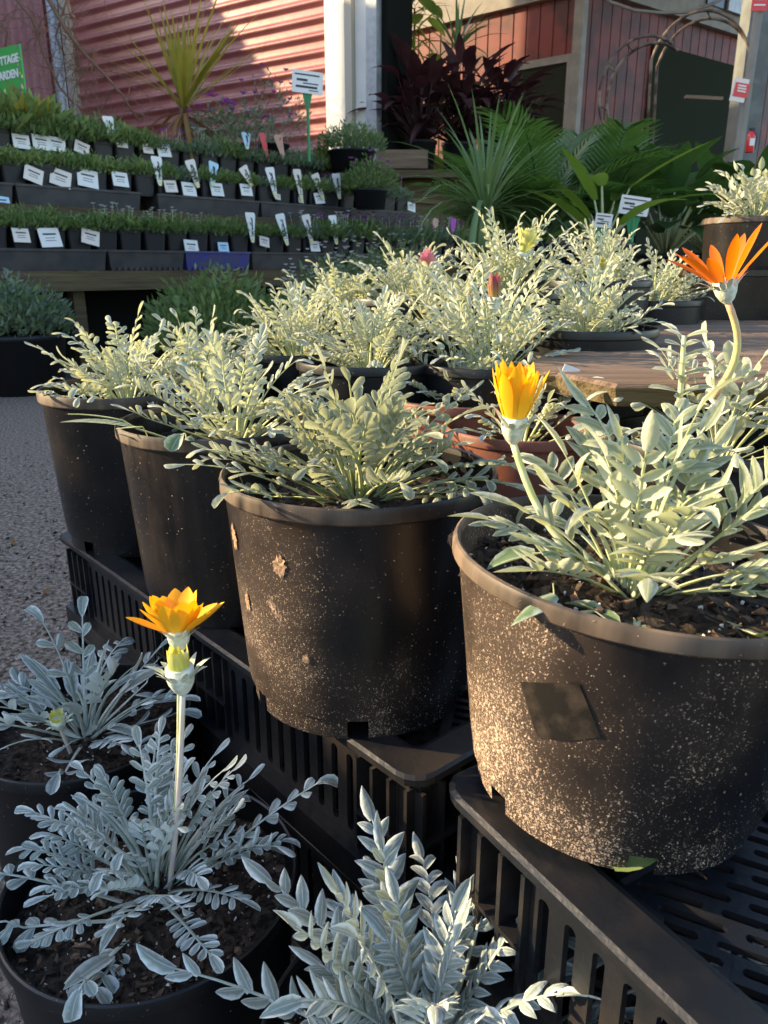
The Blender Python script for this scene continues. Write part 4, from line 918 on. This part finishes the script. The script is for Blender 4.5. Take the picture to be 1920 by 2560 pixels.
def decal(root, name, m, R0, H, tb, ang, zc, outline, w_, h_, tilt=0, lift=.0011):
    """thin patch hugging the pot wall: outline in unit square, w_ x h_ metres"""
    k = R0 / .16; h = H / .28; vs = []; t = R(tilt); n = len(outline)
    rings = [0, .25, .5, .75, 1]
    for f in rings[1:]:
        for x, y in outline:
            u, v = x * w_ * f, y * h_ * f; u, v = u * math.cos(t) - v * math.sin(t), u * math.sin(t) + v * math.cos(t); z = zc + v; b = z / h
            rr = (.140 + (.1540 - .140) * (b - .05) / .206) * k * (1 - (1 - tb) * (1 - min(1, b / .26))) * 1.004 + lift; a = R(ang) + u / rr
            vs.append((rr * math.cos(a), rr * math.sin(a), z))
    mb = MB(); fs = [(i * n + q, i * n + (q + 1) % n, (i + 1) * n + (q + 1) % n, (i + 1) * n + q) for i in range(len(rings) - 2) for q in range(n)] + [tuple(range(n - 1, -1, -1))]
    mb.add(vs, fs); return mb.build(name, m, root)
def gaz_leaf(mb, P, az, L, e0, bend, pairs, ll, lw, r_, style='lobed', start=.42, twist=0., pw=.0032):
    n = 11; e = e0; q = Vector(P); pts = []; Ts = []; a = az
    for i in range(n):
        T = Vector((math.cos(e) * math.cos(a), math.cos(e) * math.sin(a), math.sin(e))); pts.append(q.copy()); Ts.append(T)
        q = q + T * (L / (n - 1)); rq = math.hypot(q.x, q.y)
        if .84 * RIM[0] < rq < 1.08 * RIM[0] and q.z < RIM[1] + .006: q.z = RIM[1] + .006; e = max(e, .05)
        e -= bend / (n - 1) * (.4 + 1.2 * i / n); a += twist / (n - 1)
    # petiole / rachis: flattened strip with body
    vs = []; 
    for i in range(n):
        S = Vector((-math.sin(az), math.cos(az), 0)); N = Ts[i].cross(S).normalized(); wd = pw * (1 - .72 * i / (n - 1)) * (1.25 if style == 'plain' else 1)
        vs += [pts[i] - S * wd + N * wd * .35, pts[i] - N * wd * .6, pts[i] + S * wd + N * wd * .35, pts[i] + N * wd * .1]
    fs = [(i * 4 + k, i * 4 + (k + 1) % 4, (i + 1) * 4 + (k + 1) % 4, (i + 1) * 4 + k) for i in range(n - 1) for k in range(4)]
    mb.add(vs, fs, 1)
    prof = lanc if style == 'lance' else (lanc if style == 'plain' else spat)
    def at(t): x = t * (n - 1); i = min(n - 2, int(x)); return pts[i].lerp(pts[i + 1], x - i), Ts[i]
    rows = (0, .22, .48, .72, .9, 1); lcurl = r_.gauss(-.5, .45); larch = r_.choice([.6, .5, .45, -.5]); lift0 = r_.uniform(.05, .55); be0 = r_.uniform(.72, 1.0)
    for k in range(pairs):
        t = start + (1 - start) * (k / pairs) * .97
        for s_ in (-1, 1):
            if r_.random() < .06: continue
            p, T = at(min(.985, t + (.03 if s_ > 0 else 0))); S = Vector((-math.sin(az), math.cos(az), 0)); N = T.cross(S).normalized()
            be = be0 * (1.12 - .38 * k / pairs) + r_.gauss(0, .06); lift = lift0 + r_.gauss(0, .05)
            D = T * math.cos(be) + S * s_ * math.sin(be) + N * lift
            sz = (.62 + .48 * math.sin(math.pi * (k + 1.1) / (pairs + 1.2))) * r_.uniform(.9, 1.08)
            nn = (N + S * s_ * -.25 + Vector((r_.gauss(0, .12), r_.gauss(0, .12), 0))).normalized()
            mb.leaflet(p, D, nn, ll * sz * r_.uniform(.9, 1.1), lw * sz * r_.uniform(.88, 1.1), lcurl + r_.gauss(0, .18), larch * r_.uniform(.8, 1.2), s_ * -.35 + r_.gauss(0, .14), rows=rows, prof=prof, mi=0)
    p, T = at(1.0); S = Vector((-math.sin(az), math.cos(az), 0)); N = T.cross(S).normalized(); p, _ = at(.97 if style != 'plain' else .5)
    if style == 'plain':
        D = (pts[-1] - p).normalized(); mb.blade(p, D, D.cross(S), L * .56, lw * 1.5, -bend * .5, .22, rows=(0, .12, .25, .4, .55, .7, .82, .92, 1), prof=lambda t: lanc(t) * (1 + .07 * math.sin(t * 40)), mi=0)
    else: mb.leaflet(p, T, N, ll * 1.25 * r_.uniform(.9, 1.2), lw * 1.2, r_.gauss(-.5, .6), r_.choice([.5, -.5]), r_.gauss(0, .4), rows=rows, prof=prof, mi=0)

def gazania(root, zs, seed, n, L, ll, lw, style='lobed', mats=('leaf_lobed', 'stalk'), pairs=(3, 6), crown=.022, emin=.15, lean=0, leanaz=0, plain=.12, bendk=1., starts=(.40, .58), off=(0, 0)):
    r_ = random.Random(seed); mb = MB(); ga = 2.39996
    for k in range(n):
        f = (k + .5) / n; az = k * ga + r_.gauss(0, .25); e0 = 1.50 - (1.35 - emin) * f ** .9 + r_.gauss(0, .08); e0 = max(emin, min(1.53, e0))
        ll_ = L * (r_.uniform(.68, 1.1)) * (1 - .08 * f); bend = (r_.uniform(.2, .95) if f < .6 else r_.uniform(.1, .8)) * bendk
        P = (off[0] + crown * math.cos(az) * math.sqrt(f), off[1] + crown * math.sin(az) * math.sqrt(f), zs + .004)
        if lean: az += lean * math.sin(leanaz - az)
        st = style
        if r_.random() < plain: st = 'plain'
        gaz_leaf(mb, P, az, ll_ * (.8 if st == 'plain' else 1), e0, bend, r_.randint(*pairs) if st != 'plain' else 0, ll, lw, r_, st, start=r_.uniform(*starts), twist=r_.gauss(0, .35))
    return mb.build('foliage', [M[m] for m in mats], root)

def extra_leaves(root, specs, ll, lw, mats, style='lobed', name='stray_leaves', seed=3, pairs=5):
    """hand placed leaves: (x, y, z, azimuth deg, length, elevation deg, bend, style)"""
    mb = MB(); r_ = random.Random(seed)
    for x, y, z, az, L, e, b, st in specs: gaz_leaf(mb, (x, y, z), R(az), L, R(e), b, pairs if st != 'plain' else 0, ll, lw, r_, st, start=.35)
    return mb.build(name, [M[m] for m in mats], root)

def flower(root, base, head, bendv, petals, name='flower', stem='stem_pink', sr=.0028, pm='pet_yellow', L=.05, W=.008, open_=.3, n=18, layers=2, tilt=None, curl=-.2, cal=1., bracts=True, jitter=.08, azr=None, calm='calyx'):
    """stem from base to head, calyx cup, petals opening by open_ radians from the axis"""
    base = Vector(base); head = Vector(head); r_ = random.Random(int(abs(head.x) * 9999) + n)
    fl = bpy.data.objects.new(name, None); C.objects.link(fl); fl.parent = root; fl.location = head; fl.empty_display_size = .02
    b = Vector(bendv); pts = []
    for i in range(11):
        t = i / 10; pts.append(base.lerp(head, t) + b * math.sin(math.pi * t) - head)
    ax = (pts[-1] - pts[-2]).normalized() if tilt is None else Vector(tilt).normalized()
    mb = MB(); mb.tube(pts, [sr * (1.15 - .2 * i / 10) for i in range(11)], 8); mb.build('stem', M[stem], fl)
    rot = ax.to_track_quat('Z', 'Y').to_matrix()
    mb = MB(); prof = [(.0028, -.002), (.0065, .002), (.0095, .008), (.0108, .014), (.0105, .021), (.0092, .0215)]
    tmp = MB(); tmp.lathe([(a * cal, z * cal) for a, z in prof], 16, cap1=True); tmp.v = [tuple(rot @ Vector(v)) for v in tmp.v]; mb.v = tmp.v; mb.f = tmp.f; mb.m = tmp.m; mb.uv = tmp.uv
    if bracts:
        for k in range(12):
            a = k * .5236 + r_.uniform(-.1, .1); D = rot @ Vector((math.cos(a) * .55, math.sin(a) * .55, .85)); P = rot @ Vector((math.cos(a) * .0095 * cal, math.sin(a) * .0095 * cal, .012 * cal))
            mb.blade(P, D, rot @ Vector((-math.cos(a), -math.sin(a), .3)), .016 * cal * r_.uniform(.8, 1.3), .0028 * cal, -.6 * r_.uniform(.3, 1.6), .2, rows=(0, .4, .75, 1), prof=lanc)
    mb.build('calyx', M[calm], fl)
    mb = MB()
    for l in range(layers):
        for k in range(n // layers):
            a = (k + .5 * l) * 2 * math.pi / (n // layers) + r_.gauss(0, .06)
            if azr and not azr(a): continue
            op = open_ * (1 if l == 0 else .68) + r_.gauss(0, jitter)
            D = rot @ Vector((math.cos(a) * math.sin(op), math.sin(a) * math.sin(op), math.cos(op)))
            P = rot @ Vector((math.cos(a) * .0075 * cal, math.sin(a) * .0075 * cal, .017 * cal))
            nn = rot @ Vector((-math.cos(a) * math.cos(op), -math.sin(a) * math.cos(op), math.sin(op)))
            mb.blade(P, D, nn, L * r_.uniform(.86, 1.1) * (1 if l == 0 else .93), W * r_.uniform(.85, 1.15), curl * r_.uniform(.5, 1.4), .32, rows=(0, .15, .35, .55, .72, .86, .95, 1), prof=petp)
    mb.build('petals', M[pm], fl)
    if open_ > .5:
        mb = MB(); mb.lathe([(.0075, .016), (.009, .020), (.0, .023)], 14); mb.v = [tuple(rot @ Vector(v)) for v in mb.v]; mb.build('flower_centre', M['brownleaf'], fl)
    return fl

GB = 'potted gazanias'
def pg(x, y, z, label, rz=0): return thing('potted_gazania', label, 'potted plant', (x, y, z), rz, GB)
# --- row of four big pots
A = pg(-.498, 1.485, .395, 'lobed silver gazania in a dusty black pot, farthest left of the four big pots', .3)
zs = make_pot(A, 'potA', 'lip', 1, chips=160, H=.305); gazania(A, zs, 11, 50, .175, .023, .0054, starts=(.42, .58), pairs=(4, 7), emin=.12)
B = pg(-.250, 1.18, .4, 'silver gazania in a watermarked black pot, second of the row behind the orange flower', .1)
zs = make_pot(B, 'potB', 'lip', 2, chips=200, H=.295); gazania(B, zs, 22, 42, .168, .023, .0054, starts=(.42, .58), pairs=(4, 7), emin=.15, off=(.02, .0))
extra_leaves(B, [(-.04, -.02, zs, 190, .19, 28, .55, 'plain'), (-.03, -.04, zs, 215, .13, 14, .3, 'plain'), (.0, -.04, zs, 250, .12, 8, .2, 'lobed')], .028, .011, ('leaf_green', 'stalk'))
Cc = pg(-.030, .905, .398, 'dense silver gazania in a mud-speckled black pot, centre of the picture')
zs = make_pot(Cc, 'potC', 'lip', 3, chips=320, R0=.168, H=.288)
rr = random.Random(12)
for ang_, zc_, w2, h2 in ((-121, .214, .022, .028), (-152, .226, .018, .034), (-112, .105, .010, .014), (-146, .15, .012, .026)): decal(Cc, 'mud_splash', M['mud'], .168, .288, 1, ang_, zc_, [((.46 + rr.uniform(-.17, .10)) * math.cos(q * math.pi / 20), (.46 + rr.uniform(-.17, .10)) * math.sin(q * math.pi / 20)) for q in range(40)], w2, h2); gazania(Cc, zs, 33, 62, .175, .0235, .0057, starts=(.42, .58), pairs=(4, 7), emin=.12)
extra_leaves(Cc, [(-.03, -.02, zs, 185, .19, 30, .65, 'lobed'), (.03, -.05, zs, -20, .09, 10, .1, 'lobed'), (-.03, .0, zs, 200, .18, 40, .7, 'lobed')], .022, .007, ('leaf_lobed', 'stalk'))
D = pg(.207, .598, .474, 'broad-leaved gazania with a yellow cup flower in a grit-caked black pot at the right')
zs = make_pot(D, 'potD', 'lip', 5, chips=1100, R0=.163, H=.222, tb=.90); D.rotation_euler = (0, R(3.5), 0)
for q in ((.052, .046, -128, .135, 24),): decal(D, 'label_patch', M['patch'], .163, .222, .90, q[2], q[3], [(-.5, -.5), (0, -.52), (.5, -.46), (.5, 0), (.48, .5), (0, .5), (-.5, .5), (-.5, 0)], q[0], q[1], q[4]); gazania(D, zs, 44, 36, .152, .030, .0054, 'lance', ('leaf_sun', 'stalk'), starts=(.45, .62), pairs=(2, 5), emin=.28, plain=.14, off=(-.012, -.012))
extra_leaves(D, [(-.02, -.03, zs, 188, .10, 45, 1.1, 'lance'), (-.02, -.05, zs, 250, .075, 12, .5, 'plain'), (.03, -.05, zs, 300, .10, 10, .4, 'plain'), (.05, .0, zs, 5, .18, 25, .3, 'lance'), (-.03, -.05, zs, 215, .09, 15, .4, 'lance')], .030, .009, ('leaf_green', 'stalk'), pairs=3)
hd = Matrix.Rotation(-R(3.5), 3, 'Y') @ (aty(1108, 955, .66) - D.location); flower(D, (-.02, -.01, zs), hd, (-.012, 0, -.012), 0, pm='pet_yellow', L=.050, W=.0062, open_=.42, n=26, layers=2, tilt=(-.05, -.05, 1), curl=.25, stem='stalk', sr=.0032, cal=1.05, jitter=.06)
# --- pots on the ground
E_ = pg(-.255, .685, 0, 'silver gazania with an amber star flower and bud, on the ground at lower left')
zs = make_pot(E_, 'pot', 'liplo', 6, chips=1500, soilz=-.035); gazania(E_, zs, 55, 54, .160, .019, .0048, mats=('leaf_shade', 'stalk_shade'), pairs=(4, 7), emin=.32, off=(-.005, .015))
extra_leaves(E_, [(-.02, -.01, zs, 180, .19, 22, .35, 'lobed'), (-.02, -.03, zs, 200, .15, 18, .3, 'lobed'), (-.01, -.04, zs, 262, .11, 12, .3, 'lobed'), (.0, -.03, zs, 250, .12, 14, .3, 'plain'), (.03, .02, zs, 20, .19, 38, .35, 'lobed')], .022, .0075, ('leaf_shade', 'stalk_shade'), seed=5)
hd = aty(388, 1405, .66) - E_.location; flower(E_, (.01, .02, zs), hd, (.004, 0, 0), 0, pm='pet_amber', L=.043, W=.0108, open_=.95, n=20, layers=2, tilt=(-.05, .22, 1), curl=.45, stem='stalk', jitter=.16)
hd = aty(395, 1495, .635) - E_.location; flower(E_, (.012, .01, zs), hd, (.003, 0, 0), 0, name='flower_bud', pm='bud_green', L=.026, W=.0036, open_=.16, n=12, layers=2, tilt=(-.05, 0, 1), curl=.5, jitter=.03, stem='stem_pink', sr=.0027, cal=1.25)
F_ = pg(.038, .500, 0, 'dense shade-tinted silver gazania cut off by the bottom edge of the picture')
zs = make_pot(F_, 'pot', 'liplo', 7, chips=1000, soilz=-.04, R0=.148); gazania(F_, zs, 66, 44, .172, .027, .0052, 'lance', ('leaf_shade', 'stalk_shade'), starts=(.24, .38), pairs=(6, 8), emin=.1, plain=.04, off=(.0, .0), bendk=.8)
extra_leaves(F_, [(.02, -.02, zs, -6, .30, 34, .55, 'lance'), (.03, .02, zs, 20, .20, 50, .7, 'lobed'), (.02, .01, zs, 12, .20, 38, .4, 'plain'), (-.02, -.02, zs, 190, .19, 25, .4, 'lance'), (-.02, 0, zs, 172, .23, 30, .5, 'lance'), (-.02, -.02, zs, 205, .22, 28, .5, 'lance'), (0, .02, zs, 150, .21, 40, .5, 'lance'), (.03, 0, zs, 4, .31, 30, .4, 'lance'), (.01, -.02, zs, 335, .22, 30, .5, 'lance'), (0, .03, zs, 110, .20, 48, .4, 'lance'), (.01, .03, zs, 60, .20, 52, .4, 'lance')], .030, .0068, ('leaf_shade', 'stalk_shade'), 'lance', seed=8, pairs=6)
G_ = pg(-.450, 1.00, 0, 'broader-leaved silver gazania with a small green bud, on the ground at the left edge')
zs = make_pot(G_, 'pot', 'liplo', 8, chips=300, soilz=-.04); gazania(G_, zs, 77, 40, .185, .030, .0075, mats=('leaf_shade', 'stalk_shade'), pairs=(1, 4), emin=.15, plain=.38)
flower(G_, (.0, -.05, zs), (-.005, -.065, zs + .06), (0, 0, 0), 0, name='flower_bud', pm='bud_green', L=.016, W=.003, open_=.15, n=10, layers=1, tilt=(0, -.3, 1), cal=.9)
# --- pots behind
def back(px, py, y, z, label, seed, n=52, L=.175, ll=.022, lw=.0050, potm='pot', lip='liplo', R0=.15, pairs=(4, 7), style='lobed', emin=.2, plain=.05, bendk=1):
    p = aty(px, py, y); r = pg(p.x, p.y, z, label, 0); zs = make_pot(r, potm, lip, seed, R0=R0, chips=70, n=48); gazania(r, zs, seed * 7, n, L, ll, lw, style, pairs=pairs, emin=emin, plain=plain, bendk=bendk); return r, zs
T1, z1 = back(1130, 915, 1.30, .38, 'sparse silver gazania in a terracotta pot just behind the yellow flower', 20, n=22, L=.15, potm='terra', lip='terra', R0=.135)
T2, z2 = back(1000, 850, 1.50, .40, 'silver gazania in a terracotta-coloured pot hidden behind the centre plant', 21, n=34, L=.15, potm='terra', lip='terra', R0=.15)
H_, zh = back(1560, 950, 1.13, .40, 'sprawling gazania in a black pot with a tall orange flower, at the right edge', 22, n=34, L=.20, ll=.030, lw=.008, R0=.17, pairs=(2, 4), plain=.1)
hd = aty(1572, 652, 1.02) - H_.location; flower(H_, aty(1540, 860, 1.02) - H_.location, hd, (.022, 0, .0), 0, pm='pet_orange', stem='stem_yel', L=.072, W=.0076, open_=.80, n=11, layers=1, tilt=(-.30, .0, 1), curl=.05, sr=.0045, cal=1.35, jitter=.1, azr=lambda a: True)
mb = MB(); r_ = random.Random(4); q0 = aty(1470, 850, 1.05) - H_.location; q1 = aty(1478, 725, 1.05) - H_.location
mb.tube([q0 - Vector((0, 0, .06)), q0, q1], [.0045, .004, .003], 6, 1)
for k in range(7):
    p = q0.lerp(q1, k / 6.3)
    for s_ in (0, 1):
        a = k * 1.4 + s_ * math.pi; Dv = Vector((math.cos(a), math.sin(a) * .6, .45)); mb.blade(p, Dv, Vector((-Dv.x * .4, -.3, 1)), .045 * (1 - .05 * k), .009, -.5, .2, rows=(0, .22, .48, .72, .9, 1), prof=spat)
mb.build('upright_shoot', [M['leaf_sun'], M['stalk']], H_)
P1, z_ = back(800, 770, 1.58, .46, 'tall bushy silver gazania right behind the centre pot', 24, n=58, L=.18, R0=.15, emin=.4)
P2, z2 = back(1060, 770, 1.55, .46, 'tall leggy silver gazania with a purple bud, behind the yellow flower', 25, n=52, L=.22, R0=.15, emin=.45)
hd = aty(1068, 672, 1.45) - P2.location; flower(P2, (.0, -.05, z2), hd, (.0, 0, 0), 0, name='flower_bud', pm='pet_purple', L=.045, W=.0048, open_=.22, n=16, layers=2, tilt=(-.05, 0, 1), curl=.5, jitter=.04, stem='stalk', cal=1.15)
P3_, z3 = back(1265, 705, 1.77, .51, 'low silver gazania with a cream bud in a black pot beside the timber slab', 26, n=60, L=.17, R0=.16, emin=.25)
P4, z4 = back(640, 760, 1.78, .46, 'silver gazania behind the second pot, before the bench shrub', 27, n=60, L=.19, emin=.3)
P5, z5 = back(880, 640, 2.1, .56, 'silver gazania in the back row, left of the pink flower', 28, n=56, L=.19, emin=.3)
P7, z7 = back(1090, 615, 2.0, .58, 'tallest silver gazania in the back row, with pink and cream flowers', 29, n=56, L=.23, emin=.45)
hd = aty(953, 582, 1.98) - P7.location; flower(P7, (-.05, 0, z7), hd, (0, 0, 0), 0, pm='pet_pink', L=.045, W=.006, open_=.2, n=18, layers=2, curl=-.1, stem='stalk')
hd = aty(1125, 560, 1.9) - P7.location; flower(P7, (.0, 0, z7), hd, (0, 0, 0), 0, pm='pet_cream', L=.055, W=.0065, open_=.22, n=16, layers=2, curl=-.3, stem='stalk', cal=1.3)
P8, z8 = back(1290, 640, 2.3, .60, 'silver gazania in the back row with a lone yellowish bud standing above it', 30, n=60, L=.19, emin=.3)
hd = aty(1298, 590, 2.2) - P8.location; flower(P8, (.0, 0, z8), hd, (0, 0, 0), 0, name='flower_bud', pm='pet_cream', L=.042, W=.006, open_=.08, n=14, layers=2, curl=.3, stem='stalk', cal=1.35)
P9, z9 = back(1410, 665, 2.5, .54, 'silver gazania in the back row nearest the square black tub', 31, n=60, L=.19, emin=.3)
P10, _ = back(730, 690, 2.15, .52, 'silver gazania at the left end of the back row', 32, n=50, L=.18, emin=.3)
P11, _ = back(960, 700, 1.85, .50, 'silver gazania filling the gap left of the purple bud', 33, n=54, L=.19, emin=.3)
P12, _ = back(430, 760, 1.62, .42, 'silver gazania peeping out behind the farthest big pot', 34, n=44, L=.17, emin=.3)

# supporting timber pallets hidden under the back rows
pl = thing('timber_pallet', 'rough timber pallet stacked beneath the back rows of gazanias', 'pallet', (.0, 1.3, 0))
# ---------------------------------------------------------------- weathered timber slab, tub and its pot
slab = MB(); TZ = .75
outl = [atz(1120, 800, TZ), atz(1172, 765, TZ), atz(1232, 738, TZ), atz(1420, 702, TZ), atz(1475, 690, TZ), Vector((1.6, 2.75, TZ)), Vector((2.2, 1.75, TZ)), Vector((1.2, 1.12, TZ)), atz(1330, 830, TZ), atz(1200, 805, TZ)]
outl = [Vector((p.x, p.y, 0)) for p in outl]; nO = len(outl)
cen = sum(outl, Vector()) / nO
rings = [[p for p in outl]]
vs = []
for zz, k in ((.715, .985), (.744, 1.), (.75, .99)): vs += [cen + (p - cen) * k + Vector((0, 0, zz)) for p in outl]
fs = [(i * nO + k, (i + 1) * nO + k, (i + 1) * nO + (k + 1) % nO, i * nO + (k + 1) % nO) for i in range(2) for k in range(nO)] + [tuple(2 * nO + k for k in range(nO))]
slab.add(vs, fs); slab.m[:nO] = [1] * nO; so_ = slab.build('timber_slab', [M['wood'], M['wood_dark']], smooth=False); tag(so_, 'weathered brown timber slab among the pots at the right', 'timber slab')
sup = MB(); sup.box((.95, 1.9, .30), (.8, .8, .60)); o = sup.build('stump_block', M['wood_dark'], smooth=False); tag(o, 'dark timber block under the weathered slab', 'block')
tub = thing('black_tub', 'square black plastic tub standing on the weathered timber slab', 'tub', atz(1475, 690, TZ + .001) + Vector((.26, .20, 0)), -.10)
mb = MB(); a_ = .25; H1 = .155
rings = [rsq(a_ * .97, 0), rsq(a_, H1 - .02), rsq(a_ * 1.03, H1 - .018), rsq(a_ * 1.03, H1), rsq(a_ * .98, H1), rsq(a_ * .95, .02)]
mb.add([p for r_ in rings for p in r_], [(i * 20 + k, i * 20 + (k + 1) % 20, (i + 1) * 20 + (k + 1) % 20, (i + 1) * 20 + k) for i in range(5) for k in range(20)] + [tuple(100 + k for k in range(20))]); mb.build('tub_body', M['potA'], tub, smooth=False)
TP = thing('potted_gazania', 'pale silver gazania in a black pot raised inside the square tub', 'potted plant', tub.location + Vector((.02, .0, .022)), 0, GB)
zt_ = make_pot(TP, 'potA', 'lip', 40, R0=.165, H=.30, chips=60, soilz=-.02); gazania(TP, zt_, 410, 50, .20, .030, .0085, 'lance', pairs=(2, 4), emin=.35, plain=.15)
extra_leaves(TP, [(-.03, -.03, zt_, 195, .20, 35, 1.0, 'lobed'), (-.03, -.05, zt_, 215, .17, 25, 1.1, 'lobed')], .028, .009, ('leaf_lobed', 'stalk'))
# pallet parts
mb = MB()
for k in range(7): mb.box((-.25 + k * .25, .75, .39), (.20, .95, .02))
mb.build('deck', M['wood_dark'], pl, smooth=False)
mb = MB()
for k in range(3): mb.box((.45, .35 + k * .4, .19), (1.7, .08, .38))
mb.build('bearer', M['wood_dark'], pl, smooth=False)

# ---------------------------------------------------------------- small things
mb = MB(); q = Vector((0, 0, .004)); mb.blade(q, Vector((1, .1, .12)), Vector((0, -.2, 1)), .045, .007, .5, .3, rows=(0, .2, .4, .6, .8, 1), prof=lanc); mb.blade(q, Vector((.5, .8, .2)), Vector((0, -.2, 1)), .028, .006, -.5, .3, rows=(0, .3, .6, .8, 1), prof=lanc)
p = atz(1325, 1885, .474); o = mb.build('fallen_leaf', M['fol2'], loc=p); tag(o, 'small bright green fallen leaf on the crate at the foot of the front pot', 'leaf')
mb = MB(); mb.box((0, 0, .02), (.028, .0015, .05), Matrix.Rotation(.35, 3, 'Y')); mb.box((-.002, -.0012, .032), (.002, .0015, .009)); mb.box((.004, -.0012, .032), (.002, .0015, .009))
p = aty(1222, 848, 1.30); o = mb.build('plant_label', M['card'], T1, smooth=False); o.location = p - T1.location
mb = MB(); pts = [aty(a, b, 12.4) for a, b in ((1290, -30), (1318, 4), (1370, 22), (1430, 28), (1480, 26), (1530, 12), (1580, -12))]
mb.tube([pts[0].lerp(pts[0], 0)] + pts[1:], .022, 6); tag(mb.build('hanging_cable', M['trim']), 'pale cable sagging across the top of the barn wall', 'cable')
mb = MB(); mb.box((0, 0, .09), (.5, .3, .18)); p = aty(5, 640, 6.9); o = mb.build('timber_block', M['wood'], smooth=False, loc=(p.x, p.y, .83 - .19)); 
tag(o, 'tan timber block under the left end of the bench beam', 'block')
rr = random.Random(77)
for i, (px, py) in enumerate(((60, 960), (30, 1180), (95, 1290))):
    mb = MB(); mb.blade(Vector((0, 0, .006)), Vector((1, 0, .1)), Vector((0, 0, 1)), .035, .008, .6, .4, rows=(0, .3, .6, .85, 1), prof=lanc)
    o = mb.build('dry_leaf', M['brownleaf'], loc=atz(px, py, 0)); o.rotation_euler = (0, 0, rr.uniform(0, 6)); tag(o, ['dry brown leaf on the asphalt beside the farthest big pot', 'dry brown leaf on the asphalt left of the crates', 'dry brown leaf on the asphalt above the lower left plant'][i], 'leaf', 'dry leaves on the asphalt')
